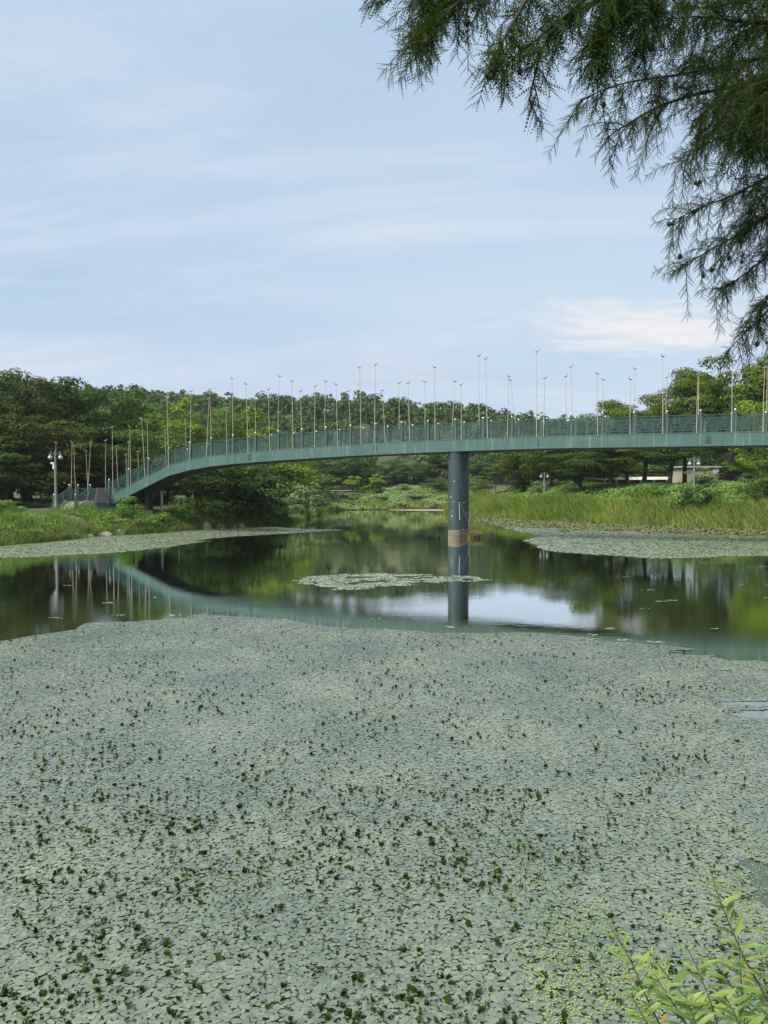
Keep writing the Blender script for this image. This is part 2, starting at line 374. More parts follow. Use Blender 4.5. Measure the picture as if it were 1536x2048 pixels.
# near shoreline on which the viewer stands
SHORE += [(30, 3.9), (10, 4.2), (4, 4.1), (0, 4.0), (-5, 4.2), (-20, 4.0)]
RIDGE = [(-900, 780), (-400, 770), (0, 765), (200, 782), (270, 778), (330, 788), (400, 792), (440, 790), (500, 800), (560, 797), (605, 793),
         (650, 796), (690, 802), (725, 797), (760, 808), (800, 820), (860, 825), (900, 828), (950, 834), (1000, 842), (1060, 852),
         (1130, 862), (1300, 880), (1536, 890), (2400, 880)]
HILLY = 215.0
rx_ = np.array([(p[0] - 768) / F for p in RIDGE]); rz_ = np.array([CAMZ + (975 - p[1]) / F * HILLY - 3.2 for p in RIDGE])
def ground_z(x, y):
    x = np.asarray(x, float); y = np.asarray(y, float)
    d = dist_poly(SHORE, x, y); ins = inside(SHORE, x, y)
    left = 0.35 * sstep(d, 0, 0.6) + 0.95 * sstep(d, 0.3, 3.5) + 0.35 * sstep(d, 4, 10) + 0.012 * np.minimum(d, 60)
    right = 0.3 * sstep(d, 0, 0.8) + 1.3 * sstep(d, 0.5, 6) + 2.0 * sstep(d, 6, 15) + 0.012 * np.minimum(d, 80)
    w = sstep(x, -8, 9); z = left * (1 - w) + right * w
    near = 1.95 * sstep(d, 0.0, 3.0); wn = 1 - sstep(y, 6, 14); z = z * (1 - wn) + near * wn
    z = z + 0.25 * (fbm(x * 0.15, y * 0.15, 3) - 0.5) * sstep(d, 1, 5)
    h = np.interp(x / HILLY, rx_, rz_)
    hill = (h - 3) * sstep(y, 140, HILLY); z = z + np.maximum(hill, 0) + 3 * (fbm(x * 0.03, y * 0.03, 3) - 0.5) * sstep(y, 150, 200)
    z = z - 12 * sstep(y, HILLY + 20, 400)
    return np.where(ins, -0.25 - 0.9 * sstep(d, 0, 3), z)
def gz(x, y): return float(ground_z(np.array([x]), np.array([y]))[0])
def axis(segs):
    out = []
    for a, b, s in segs: out += list(np.arange(a, b, s))
    return np.array(out + [segs[-1][1]])
def grid_mesh(name, xs, ys, zf, mat):
    X, Y = np.meshgrid(xs, ys); Z = zf(X, Y); nx, ny = len(xs), len(ys)
    V = np.stack([X, Y, Z], -1).reshape(-1, 3)
    b = (np.arange(ny - 1)[:, None] * nx + np.arange(nx - 1)[None]).ravel()
    q = np.stack([b, b + 1, b + nx + 1, b + nx], 1).astype(np.int32)
    me = bpy.data.meshes.new(name); me.vertices.add(len(V)); me.vertices.foreach_set('co', V.astype(np.float32).ravel())
    me.loops.add(q.size); me.loops.foreach_set('vertex_index', q.ravel()); me.polygons.add(len(q))
    me.polygons.foreach_set('loop_start', np.arange(len(q), dtype=np.int32) * 4); me.polygons.foreach_set('use_smooth', np.ones(len(q), bool))
    me.update(calc_edges=True); me.materials.append(mat); return me
gx = axis([(-900, -200, 50), (-200, -60, 8), (-60, 60, 1.2), (60, 200, 8), (200, 900, 50)])
gy = axis([(-60, -8, 6), (-8, 16, 0.6), (16, 36, 2), (36, 132, 1.2), (132, 360, 6), (360, 1500, 80)])
tag(obj('ground', grid_mesh('ground', gx, gy, ground_z, M['ground']), None), kind='structure')
wb = MB(); wb.add([(-140, -4, 0), (140, -4, 0), (140, 140, 0), (-140, 140, 0)], [(0, 1, 2, 3)])
tag(wb.build('water', M['water']), kind='structure')
# pale sand spit at the far end of the channel
sb = MB(); pts = [Wt(770, 1019.6), Wt(830, 1017.8), Wt(900, 1017.6), Wt(905, 1022.5), Wt(840, 1022.3), Wt(790, 1021.2)]
sb.add([(x, y, 0.03) for x, y in pts] + [(sum(p[0] for p in pts) / 6, sum(p[1] for p in pts) / 6, 0.10)], [(i, (i + 1) % 6, 6) for i in range(6)])
tag(sb.build('sand_bar', M['sand']), kind='structure')

# ------------------------------------------------------------------ footbridge
Z0, BA, BB, BC = 64.0, -511.0, 45.09, 0.0108
def bp_xy(n, off=0.0):
    """point on the bridge at post number n, off metres behind the near railing line"""
    return Vector((Z0 * (BA + BB * n) / F + off * QX, Z0 * (1 - BC * n) + off * QY, 0))
_d = Vector((Z0 * BB / F, -Z0 * BC, 0)).normalized(); QX, QY = -_d.y, _d.x
TOPY = [(-1, 994), (0, 972.5), (1, 952), (2, 931.5), (3, 918.5), (4, 911.5), (5, 907), (6, 903), (7, 899.8), (8, 896.6), (9, 892.9), (10, 889.5), (11, 886.8),
        (12, 884.5), (13, 882), (14, 879.6), (15, 877.4), (16, 875), (17, 873), (18, 871.4), (19, 870.2), (20, 869), (21, 867.8), (22, 866.3), (23, 865.2)]
def _topz(n, py):
    q = bp_xy(n); return P(768 + F * q.x / q.y, py, q.y).z
_ns = np.array([a for a, _ in TOPY], float); _zs = np.array([_topz(a, b) for a, b in TOPY])
_ns = np.concatenate([_ns, 48 - _ns[-1:1:-1]]); _zs = np.concatenate([_zs, _zs[-1:1:-1]])
_ker = np.array([1, 2, 1]) / 4.0
_zsm = _zs.copy(); _zsm[4:-1] = np.convolve(_zs, _ker, 'same')[4:-1]
def topz(n): return float(np.interp(n, _ns, _zsm))
NB = 38; DECKW = 2.7; BEAM = 0.82
br = empty('footbridge', bp_xy(14) + Vector((0, 0, 0)))
tag(br, 'long teal arched footbridge with ornate railings crossing the pond', 'bridge')
def along_box(mb, n0, n1, step, o0, o1, zlo, zhi):
    """a bar that follows the bridge: between offsets o0, o1 and heights zlo, zhi above the girder's top edge"""
    ns = list(np.arange(n0, n1 + 1e-6, step)); vs_ = []; fs = []
    for n in ns:
        z = topz(n)
        for o, zz in ((o0, zlo), (o1, zlo), (o1, zhi), (o0, zhi)):
            q = bp_xy(n, o); vs_.append((q.x, q.y, z + zz))
    for i in range(len(ns) - 1):
        for j in range(4): fs.append((i * 4 + j, i * 4 + (j + 1) % 4, i * 4 + 4 + (j + 1) % 4, i * 4 + 4 + j))
    fs += [(3, 2, 1, 0), tuple(4 * (len(ns) - 1) + j for j in range(4))]
    mb.add(vs_, [f[::-1] for f in fs])
for o0, o1 in ((-0.06, 0.05), (DECKW - 0.05, DECKW + 0.06)):
    mb = MB(); along_box(mb, -1.0, NB, 0.25, o0, o1, -BEAM, 0.0); along_box(mb, -1.0, NB, 0.5, o0 - 0.02, o1 + 0.02, 0.001, 0.05)
    mb.build('girder', M['teal'], br)
mb = MB(); along_box(mb, -1, NB, 0.5, 0.165, DECKW - 0.165, -0.25, -0.06); mb.build('deck', M['asphalt'], br)
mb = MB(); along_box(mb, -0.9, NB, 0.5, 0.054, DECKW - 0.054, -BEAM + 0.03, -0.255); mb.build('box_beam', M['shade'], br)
# posts, ball finials, railing panels, stiffeners
post_me = MB(); post_me.box((0, 0, 0.56), (0.19, 0.19, 1.22)); post_me.box((0, 0, 1.185), (0.22, 0.22, 0.05)); post_me.lathe((0, 0, 1.21), [(0.09, 0), (0.09, 0.04), (0.045, 0.07), (0.045, 0.1)], 10)
post_me = post_me.mesh('post'); post_me.materials.append(M['teal_rail'])
ball_me = MB(); ball_me.ball((0, 0, 1.375), 0.082, 12, 8); ball_me = ball_me.mesh('ball_finial'); ball_me.materials.append(M['silver'])
ANG = math.atan2(_d.y, _d.x); RZ = Matrix.Rotation(ANG, 4, 'Z')
def add_post(p, parent, rot=ANG):
    o = obj('post', post_me, None); o.parent = parent; o.matrix_parent_inverse = parent.matrix_basis.inverted()
    o.matrix_basis = Matrix.Translation(p) @ Matrix.Rotation(rot, 4, 'Z')
    b = obj('ball_finial', ball_me, None); b.parent = o
    return o
def ribbon(mb, fn, ts, w, th):
    """flat bar along a curve fn(t) -> (s, h); s along the panel in metres"""
    pts = [fn(t) for t in ts]; n = len(pts); vs_ = []; fs = []
    for i, p in enumerate(pts):
        a = pts[max(i - 1, 0)]; b = pts[min(i + 1, n - 1)]; dx, dy = b[0] - a[0], b[1] - a[1]; l = math.hypot(dx, dy) or 1
        nx, ny = -dy / l * w / 2, dx / l * w / 2
        for sx, o in ((1, -th / 2), (1, th / 2), (-1, th / 2), (-1, -th / 2)): vs_.append((p[0] + sx * nx, o, p[1] + sx * ny))
    for i in range(n - 1):
        for j in range(4): fs.append((i * 4 + j, i * 4 + (j + 1) % 4, i * 4 + 4 + (j + 1) % 4, i * 4 + 4 + j))
    mb.add(vs_, fs)
def scroll_pattern(Lp, H=0.86):
    """ornate panel in flat coordinates (s, depth, h); origin bottom left"""
    mb = MB(); w, th = 0.044, 0.026
    for h in (0.44, 0.62, 0.76):
        ribbon(mb, lambda t, h=h: (t * Lp, h * H / 0.86), [0, 1], 0.02, th)
    for cx in (0.24, 0.76):
        for r in (0.12, 0.22, 0.33):
            ribbon(mb, lambda t, c=cx, r=r: (c * Lp + r * 1.25 * math.cos(t), 0.02 + r * 1.2 * math.sin(t)), np.linspace(0, math.pi, 11), w, th)
        for k in (0.62, 1.05, math.pi / 2, 2.09, 2.52):
            ribbon(mb, lambda t, c=cx, k=k: (c * Lp + (0.33 + t * 0.32) * 1.2 * math.cos(k), 0.02 + (0.33 + t * 0.32) * 1.2 * math.sin(k)), [0, 1], 0.02, th)
    for r in (0.36, 0.5):
        ribbon(mb, lambda t, r=r: (0.5 * Lp + r * 1.3 * math.cos(t), H - r * 1.05 * math.sin(t)), np.linspace(0, math.pi, 13), w, th)
        for sx in (0, 1):
            ribbon(mb, lambda t, r=r, sx=sx: (sx * Lp + (1 - 2 * sx) * r * 1.2 * math.cos(t), H - r * math.sin(t)), np.linspace(0.06, math.pi / 2, 8), w, th)
    for sx in (0, 1):
        for r in (0.13, 0.24):
            ribbon(mb, lambda t, r=r, sx=sx: (sx * Lp + (1 - 2 * sx) * r * math.cos(t), 0.02 + r * 1.3 * math.sin(t)), np.linspace(0, math.pi / 2, 7), w, th)
    ribbon(mb, lambda t: (0.5 * Lp, t * H), [0, 1], 0.03, th)
    for cx in (0.36, 0.64):
        ribbon(mb, lambda t, c=cx: (c * Lp + 0.085 * math.cos(t), H - 0.12 + 0.085 * math.sin(t)), np.linspace(0, 2 * math.pi, 11), w, th)
    return mb
Lp = (bp_xy(1) - bp_xy(0)).length - 0.17
PAT = scroll_pattern(Lp)
def put_pattern(pat, A, B, H0_, name, mat, parent, Lp=Lp):
    """shear the flat pattern between foot points A and B"""
    A, B = Vector(A), Vector(B); e = B - A; nrm = Vector((-e.y, e.x, 0)).normalized(); mb = MB()
    mb.add([A + e * (v[0] / Lp) + nrm * v[1] + Vector((0, 0, H0_ + v[2])) for v in pat.v], pat.f)
    return mb.build(name, mat, parent)
def rail_panel(A, B, parent, pat=PAT, Lp=Lp, htop=1.10, hlow=0.16):
    A, B = Vector(A), Vector(B); o = put_pattern(pat, A, B, hlow + 0.03, 'railing_panel', M['teal_rail'], parent, Lp)
    for nm, h, ww, hh in (('top_rail', htop, 0.07, 0.055), ('bottom_rail', hlow, 0.05, 0.06)):
        mb = MB(); e = B - A; nrm = Vector((-e.y, e.x, 0)).normalized() * ww / 2; up = Vector((0, 0, hh / 2)); z = Vector((0, 0, h))
        mb.hexa([A + z - nrm - up, B + z - nrm - up, B + z + nrm - up, A + z + nrm - up, A + z - nrm + up, B + z - nrm + up, B + z + nrm + up, A + z + nrm + up])
        mb.build(nm, M['teal_rail'], o)
    return o
for off in (0.05, DECKW - 0.05):
    for n in range(-1, NB + 1):
        q = bp_xy(n, off); q.z = topz(n) + 0.05; add_post(q, br)
        if n < NB:
            a = bp_xy(n, off) ; b_ = bp_xy(n + 1, off); e = (b_ - a).normalized() * 0.085
            za, zb = topz(n) + 0.05, topz(n + 1) + 0.05; k = 0.085 / 2.0
            A = a + e; A.z = lerp(za, zb, k); B = b_ - e; B.z = lerp(zb, za, k)
            rail_panel(A, B, br)
for n in range(0, NB):
    q = bp_xy(n, -0.066); mb = MB(); mb.box((q.x, q.y, topz(n) - BEAM / 2), (0.10, 0.014, BEAM - 0.03), RZ.to_3x3()); mb.build('stiffener', M['teal_chalk'], br)
for px in (500, 751, 1078, 1415, 1760):
    u = px - 768; n = (u - BA) / (BB + BC * u); mb = MB()
    q = bp_xy(n, -0.064); c0 = Vector((q.x, q.y, topz(n) - 0.42))
    for i in range(4):
        for j in range(7):
            mb.box(c0 + RZ.to_3x3() @ Vector(((i - 1.5) * 0.072, 0, (j - 3) * 0.075)), (0.048, 0.012, 0.04), RZ.to_3x3())
    mb.build('drain_grate', M['hole'], br)
# pier: two round columns, one behind the other
def pier_at(n):
    zt = topz(n) - BEAM + 0.06
    for off in (0.50, DECKW - 0.30):
        q = bp_xy(n, off); mb = MB()
        mb.lathe((q.x, q.y, 0), [(0.5, 0.55), (0.5, 0.6), (0.5, 2.58), (0.5, 2.62), (0.488, 2.63), (0.488, 2.66), (0.5, 2.67), (0.5, 2.71), (0.5, zt - 0.57), (0.5, zt - 0.53), (0.515, zt - 0.5), (0.515, zt - 0.46), (0.515, zt - 0.16), (0.515, zt - 0.12), (0.47, zt - 0.02), (0.45, zt)], 40)
        p_ = mb.build('pier_column', M['pier'], br)
        mb = MB(); mb.lathe((q.x, q.y, 0), [(0.512, -1.6), (0.512, 0.50), (0.506, 0.56), (0.49, 0.57)], 40)
        mb.build('pier_footing', M['footing'], p_)
pier_at(13.95); pier_at(33.5)
# foot of the bridge: leg with under-bridge shade put into its colour, teal block
q = bp_xy(0.5, 1.35); g = gz(q.x, q.y)
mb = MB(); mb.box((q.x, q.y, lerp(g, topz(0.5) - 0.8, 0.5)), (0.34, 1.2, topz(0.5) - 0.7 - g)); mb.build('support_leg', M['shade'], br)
mb = MB(); mb.box((q.x + 0.1, q.y, g + 0.15), (0.9, 1.6, 0.5)); mb.build('foot_block', M['teal_rail'], br)

# ------------------------------------------------------------------ stair landing at the left end
sl = empty('stair_landing', P(160, 1018, 65)); tag(sl, 'pale concrete steps with teal railings at the left end of the bridge', 'steps')
LB, RB_ = P(108.5, 1022, 64.0), P(151, 1022, 64.0); LT, RT = P(139, 1004, 65.8), P(181, 1004, 65.8)
gS, gT = 1.62, 2.42
for v, z in ((LB, gS), (RB_, gS), (LT, gT), (RT, gT)): v.z = z
NST = 5
for i in range(NST):
    t0, t1 = i / NST, 1.0; a = LB.lerp(LT, t0); b_ = RB_.lerp(RT, t0); c = RB_.lerp(RT, (i + 1.06) / NST); d = LB.lerp(LT, (i + 1.06) / NST)
    z1 = lerp(gS, gT, (i + 1) / NST); mb = MB()
    mb.hexa([Vector((p.x, p.y, z)) for z in (gS - 0.5, z1) for p in (a, b_, c, d)]); mb.build('step', M['concrete'], sl)
for A, B, s in ((LB, LT, -1), (RB_, RT, 1)):
    mb = MB(); o = Vector((0.16 * s, 0, 0)); o0 = Vector((0.02 * s, 0, 0))
    lo = [Vector((p.x, p.y, gS - 0.6)) for p in (A + o0, A + o, B + o, B + o0)]
    hi = [Vector((p.x, p.y, z)) for p, z in ((A + o0, gS + 0.12), (A + o, gS + 0.12), (B + o, gT + 0.14), (B + o0, gT + 0.14))]
    if s < 0: lo = [lo[1], lo[0], lo[3], lo[2]]; hi = [hi[1], hi[0], hi[3], hi[2]]
    mb.hexa(lo + hi); mb.build('cheek_wall', M['concrete'], sl)
e0 = bp_xy(-1, 0.05); e1 = bp_xy(-1, DECKW - 0.05)
mb = MB(); pl = [LT, RT, Vector((e0.x, e0.y, 0)), Vector((e1.x, e1.y + 0.6, 0)), Vector((LT.x, e1.y + 0.6, 0))]
mb.add([(p.x, p.y, 1.0) for p in pl] + [(p.x, p.y, gT) for p in pl], [(4, 3, 2, 1, 0), (5, 6, 7, 8, 9)] + [(i, (i + 1) % 5, 5 + (i + 1) % 5, 5 + i) for i in range(5)])
mb.build('platform', M['concrete'], sl)
for v, z in ((LB, gS), (RB_, gS), (LT, gT), (RT, gT), (Vector((LT.x, e1.y + 0.5, 0)), gT), (Vector((e1.x - 0.25, e1.y + 0.5, 0)), gT)):
    add_post(Vector((v.x, v.y, z)), sl, 0)
PATS = scroll_pattern(1.9)
def spanel(A, B, za, zb):
    A = Vector((A.x, A.y, za)); B = Vector((B.x, B.y, zb)); e = (B - A).normalized() * 0.1
    rail_panel(A + e, B - e, sl, PATS, 1.9)
spanel(LB, LT, gS, gT); spanel(RB_, RT, gS, gT)
bl = Vector((LT.x, e1.y + 0.5, 0)); brr = Vector((e1.x - 0.25, e1.y + 0.5, 0)); mid = bl.lerp(brr, 0.5)
spanel(LT, bl, gT, gT); spanel(bl, mid, gT, gT); spanel(mid, brr, gT, gT)
# dark stone pylon on a teal plinth
pyl = empty('stone_pylon', P(201, 1018, 64.0)); tag(pyl, 'dark grey tapering stone pylon between the steps and the bridge end', 'pylon')
def frustum(mb, c, w0, w1, z0, z1, cx=0.0, rot=0.6):
    R_ = Matrix.Rotation(rot, 3, 'Z'); pts = []
    for w, z in ((w0, z0), (w1, z1)):
        for sx, sy in ((-1, -1), (1, -1), (1, 1), (-1, 1)):
            v = R_ @ Vector((sx * w / 2, sy * w / 2, 0)); pts.append((c.x + v.x, c.y + v.y, z))
    mb.hexa(pts)
pc = P(201.5, 1000, 64.0)
mb = MB(); frustum(mb, pc, 0.98, 0.54, P(0, 1005.5, 64).z, P(0, 975.5, 64).z); mb.build('shaft', M['granite'], pyl)
mb = MB(); frustum(mb, pc, 0.96, 0.94, 1.2, P(0, 1005.8, 64).z - 0.004); mb.build('plinth', M['teal_rail'], pyl)
mb = MB(); frustum(mb, pc, 1.02, 1.02, P(0, 1006.2, 64).z, P(0, 1005.0, 64).z); mb.build('ledge', M['granite'], pyl)

# ------------------------------------------------------------------ bird poles along the bridge
POLES = [(112, 887, 112, 1012, 0), (144, 885.5, 142.7, 976, 1), (147.7, 892, 151.8, 989, 0), (172, 903, 176, 976, 1), (181.5, 885.5, 175.5, 976, 1), (211.5, 882, 211.5, 973, 1),
         (224.5, 855.7, 225.5, 968, 0), (232.6, 894, 236.2, 963, 1), (251.8, 911, 254, 972, 1), (257.6, 885.4, 256.2, 950, 1), (259.6, 855.7, 261, 950, 0), (276, 904.5, 276.6, 960, 1),
         (283, 838.5, 289.8, 952, 0), (294.8, 843.8, 296.4, 921, 1), (330.5, 862, 331, 932, 1), (334, 795, 337, 906, 0), (371.6, 849, 371.6, 919, 1), (381.8, 784, 380.2, 888, 0),
         (417.8, 799, 412.5, 911, 0), (419, 780, 422.2, 882, 1), (452, 820, 453.7, 906, 0), (463.9, 757.8, 466, 877, 1), (491.5, 769, 496, 903, 0), (510.2, 800, 511, 867, 1),
         (536.5, 780, 540, 900.5, 0), (558.6, 753.4, 556.5, 867, 1), (584.2, 763.8, 584.7, 898, 0), (600.8, 783.3, 602.4, 867, 1), (630.3, 773.7, 629.5, 893, 0), (651.4, 763.8, 650, 859, 1),
         (672, 770, 675.3, 891, 0), (697.2, 783.3, 699.8, 854, 1), (718.8, 736.5, 722.2, 887.5, 0), (751, 730.7, 748.5, 885, 0), (764.4, 782.3, 770.6, 882, 0), (798.3, 767, 798.3, 848.4, 1),
         (816.2, 767, 820, 882, 0), (849.3, 765, 850, 845.8, 1), (868.9, 736, 870.4, 880, 0), (909.2, 764, 904.8, 845.8, 1), (922, 770.8, 922.8, 877, 0), (957.7, 713, 958.4, 845.8, 1),
         (971.5, 718.8, 975.4, 874.5, 0), (1017.3, 754, 1014.7, 869.3, 0), (1020.7, 761.2, 1030.3, 838, 1), (1073.8, 704.7, 1073.3, 869, 0), (1089.7, 757.8, 1087, 869, 0), (1131.6, 754.2, 1133.4, 835.4, 1),
         (1142, 735, 1145.4, 835.4, 1), (1194.3, 749, 1195.6, 869, 0), (1206.6, 760.7, 1205.5, 830, 1), (1260.7, 760, 1260, 866.7, 0), (1269.9, 739, 1268, 827.6, 1), (1325.6, 714.3, 1325.6, 866.7, 0),
         (1334, 756, 1332, 825, 1), (1396.4, 749.5, 1393.3, 864, 0), (1398, 744.3, 1397.5, 822.4, 1), (1464.6, 722, 1463, 864, 0), (1529.5, 737, 1526, 864, 0), (1534.5, 737, 1534, 866, 1)]
rng = random.Random(3)
ORD = ['first', 'second', 'third', 'fourth', 'fifth', 'sixth', 'seventh', 'eighth', 'ninth', 'tenth', 'eleventh', 'twelfth', 'thirteenth', 'fourteenth', 'fifteenth', 'sixteenth',
       'seventeenth', 'eighteenth', 'nineteenth', 'twentieth']
def n_of(px):
    u = px - 768; return (u - BA) / (BB + BC * u)
pole_info = []
for i, (tx, ty, bx, by, far) in enumerate(POLES):
    if bx < 215: Yp = 64.6 if not far else 67.6; zb = 1.7 if i == 0 else gT
    else:
        n = n_of(bx); off = -0.085 if not far else DECKW + 0.085
        q = bp_xy(n, off)
        if far:   # move along the bridge so that the far-side pole stands where the photo shows it
            for _ in range(4):
                q = bp_xy(n, off); n += (bx - (768 + F * q.x / q.y)) / 55.0
            q = bp_xy(n, off)
        Yp = q.y; zb = topz(n) - (0.10 if far else 0.02)
    top = P(tx, ty, Yp); bpt = P(bx, by, Yp)
    d = (bpt - top) / (bpt.z - top.z); base = top + d * (zb - top.z)
    pole_info.append((tx, top, base))
for i, (tx, top, base) in enumerate(pole_info):
    e = empty('bird_pole', base)
    lean = (top.x - base.x) / max(top.z - base.z, 0.1)
    h = top.z - base.z; size = 'short' if h < 3.2 else ('tall' if h > 5.2 else 'slender')
    ln = ', leaning right' if lean > 0.03 else (', leaning left' if lean < -0.03 else '')
    k = i + 1; fl, fr = k, len(pole_info) - k + 1
    if fl <= 20: where = ORD[fl - 1] + ' from the left'
    elif fr <= 20: where = ORD[fr - 1] + ' from the right edge'
    else: where = ORD[fl - 21] + ' after the twentieth from left'
    tag(e, f'{size} bird-topped wooden pole on the bridge{ln}, {where}', 'pole', 'bird poles along the footbridge')
    mb = MB(); m_ = base.lerp(top, 0.5) + Vector((rng.uniform(-0.03, 0.03), 0, 0)); mb.tube([base, base.lerp(m_, 0.6), m_, m_.lerp(top, 0.6), top], [0.026, 0.024, 0.021, 0.017, 0.014], 6)
    mb.build('shaft', M['wood'], e)
    mb = MB(); a = rng.uniform(-0.5, 0.5) + (math.pi if rng.random() < 0.5 else 0); t = top + Vector((0, 0, 0.045))
    f = Vector((math.cos(a), math.sin(a) * 0.7, 0.12)).normalized() * 0.68
    mb.tube([t - f * 0.24, t - f * 0.12, t, t + f * 0.10, t + f * 0.13 + Vector((0, 0, 0.07)), t + f * 0.20 + Vector((0, 0, 0.09)), t + f * 0.27 + Vector((0, 0, 0.085))],
            [0.012, 0.035, 0.05, 0.035, 0.022, 0.03, 0.008], 6)
    mb.build('carved_bird', M['beak'], e)

# ------------------------------------------------------------------ park lamps
def lamp(px, Y, ytop, label, device=False, base=None):
    t = P(px, ytop, Y); g = gz(t.x, Y) if base is None else base; h = t.z - g
    e = empty('park_lamp', (t.x, Y, g)); tag(e, label, 'street lamp', 'twin globe park lamps')
    mb = MB(); mb.lathe((t.x, Y, g - 0.2), [(0.2, 0), (0.2, 0.5), (0.15, 0.7), (0.11, 0.9), (0.095, h - 0.9), (0.06, h - 0.3), (0.05, h + 0.05), (0.02, h + 0.2)], 12)
    mb.build('column', M['lampgrey'], e)
    for s in (-1, 1):
        mb = MB(); z = t.z - 0.38
        mb.tube([(t.x, Y, z), (t.x + s * 0.2, Y, z + 0.02), (t.x + s * 0.36, Y, z + 0.16), (t.x + s * 0.42, Y, z + 0.10), (t.x + s * 0.42, Y, z - 0.02)], 0.022, 6)
        mb.ball((t.x + s * 0.36, Y, z + 0.20), 0.05, 8, 6); mb.lathe((t.x + s * 0.42, Y, z - 0.06), [(0.04, 0.06), (0.09, 0.0), (0.13, -0.07), (0.1, -0.08)], 10)
        mb.build('arm', M['lampgrey'], e)
        mb = MB(); mb.lathe((t.x + s * 0.42, Y, z - 0.27), [(0.01, -0.19), (0.10, -0.165), (0.17, -0.09), (0.19, 0.0), (0.165, 0.08), (0.11, 0.14)], 14)
        gl = mb.build('globe', M['globe'], e)
    if device:
        mb = MB(); mb.box((t.x - 0.26, Y, t.z - 1.1), (0.22, 0.16, 0.14)); mb.box((t.x - 0.16, Y, t.z - 1.35), (0.12, 0.12, 0.5)); mb.build('speaker', M['white'], e)
    return e
def mk_globe():
    m, nt, N, L, b = new_mat('lamp_globe'); b.inputs['Base Color'].default_value = (0.36, 0.39, 0.40, 1); b.inputs['Roughness'].default_value = 0.12
    b.inputs['Coat Weight'].default_value = 0.5; return m
M['globe'] = mk_globe()
lamp(110.5, 63.0, 899, 'twin-globe park lamp beside the concrete steps with a speaker on its column', True)
lamp(1089, 98.0, 943, 'twin-globe park lamp in front of the dark trees right of the pier')
lamp(991, 120.0, 955, 'smallest far-off twin-globe park lamp just right of the bridge pier')
lamp(1388.5, 73.0, 914, 'twin-globe park lamp behind the leafy shrub on the right bank')

# ------------------------------------------------------------------ rope, dry reeds and stones
q14 = bp_xy(13.95, 0.5)
e = empty('mooring_rope', (q14.x + 0.5, q14.y - 0.2, 2.3)); tag(e, 'pale frayed rope slung down the wet bridge pier', 'rope')
def PP(px, py, dy=-0.62): return P(px, py, q14.y + dy)
mb = MB(); mb.tube([PP(918.5, 1004, -0.42), PP(918.8, 1012, -0.44), PP(919, 1025, -0.44), PP(919.8, 1040, -0.44)], 0.022, 6); mb.build('hanging_end', M['rope'], e)
mb = MB(); mb.tube([PP(918.5, 1004, -0.42), PP(923, 1013, -0.3), PP(930, 1029, 0.2), PP(937, 1044, 0.9), PP(939, 1051, 1.0)], 0.016, 6); mb.build('slack_line', M['rope'], e)
mb = MB(); mb.tube([PP(941.5, 1018, 1.2), PP(941, 1030, 1.1), PP(939, 1041, 1.0), PP(937, 1047, 0.9), PP(940, 1060, 0.9)], 0.022, 6); mb.build('side_line', M['rope'], e)
nr = np.random.RandomState(11)
def blades(cx, cy, z, h, lean, width, seg=4, sway=None, rs=nr):
    """bent grass blades as ribbons: arrays of foot x, y, z, height, lean"""
    n = len(cx); t = np.linspace(0, 1, seg)[None, :, None]; ang = rs.rand(n) * 6.283 if sway is None else sway
    dr = np.stack([np.cos(ang), np.sin(ang), np.zeros(n)], 1)[:, None]; sd_ = rs.rand(n) * 3.1416
    side = np.stack([np.cos(sd_), np.sin(sd_), np.zeros(n)], 1)[:, None]
    base = np.stack([cx, cy, z], 1)[:, None]; h = h[:, None, None]; lean = np.asarray(lean)[:, None, None]
    c = base + dr * (lean * h * t ** 1.8) + np.array([0, 0, 1.0]) * (h * (t - 0.35 * lean * t ** 2.5))
    w = np.asarray(width)[:, None, None] * (1 - t) ** 0.6 * 0.5 + 0.002
    return np.stack([c - side * w, c + side * w], 2)
n = 800; a = nr.rand(n) * 6.28; r = 0.40 * np.sqrt(nr.rand(n))
cx0 = bp_xy(13.95, DECKW - 0.3); px_, py_ = P(946, 1075, q14.y - 0.1).x, q14.y - 0.1
V = blades(px_ + r * np.cos(a) * 1.2, py_ + r * np.sin(a), np.full(n, -0.03), 0.15 + 0.65 * nr.rand(n), 0.3 + 0.9 * nr.rand(n), np.full(n, 0.03), sway=nr.normal(0.5, 1.2, n))
tag(obj('reed_tuft', strips_mesh('reed_tuft', V, M['dry']), None), 'tuft of dry brown reeds caught at the foot of the pier', 'plant')
def rock(px, py, w, h, Y, label, seed):
    r_ = random.Random(seed); c = P(px, py, Y); mb = MB(); mb.ball((0, 0, 0), 1.0, 12, 8)
    vs_ = []
    for v in mb.v:
        k = 1 + 0.28 * (fbm(v[0] * 1.3 + seed * 3.7, v[1] * 1.3 + v[2] * 1.7 + seed, 3) - 0.5) * 2
        vs_.append((c.x + v[0] * w / 2 * k, c.y + v[1] * w * 0.4 * k, max(0.0, c.z * 0) + v[2] * h * k))
    mb.v = vs_; o = mb.build('bank_rock', M['rock'], None); o.data.polygons.foreach_set('use_smooth', [False] * len(o.data.polygons))
    tag(o, label, 'rock', 'rocks along the left bank')
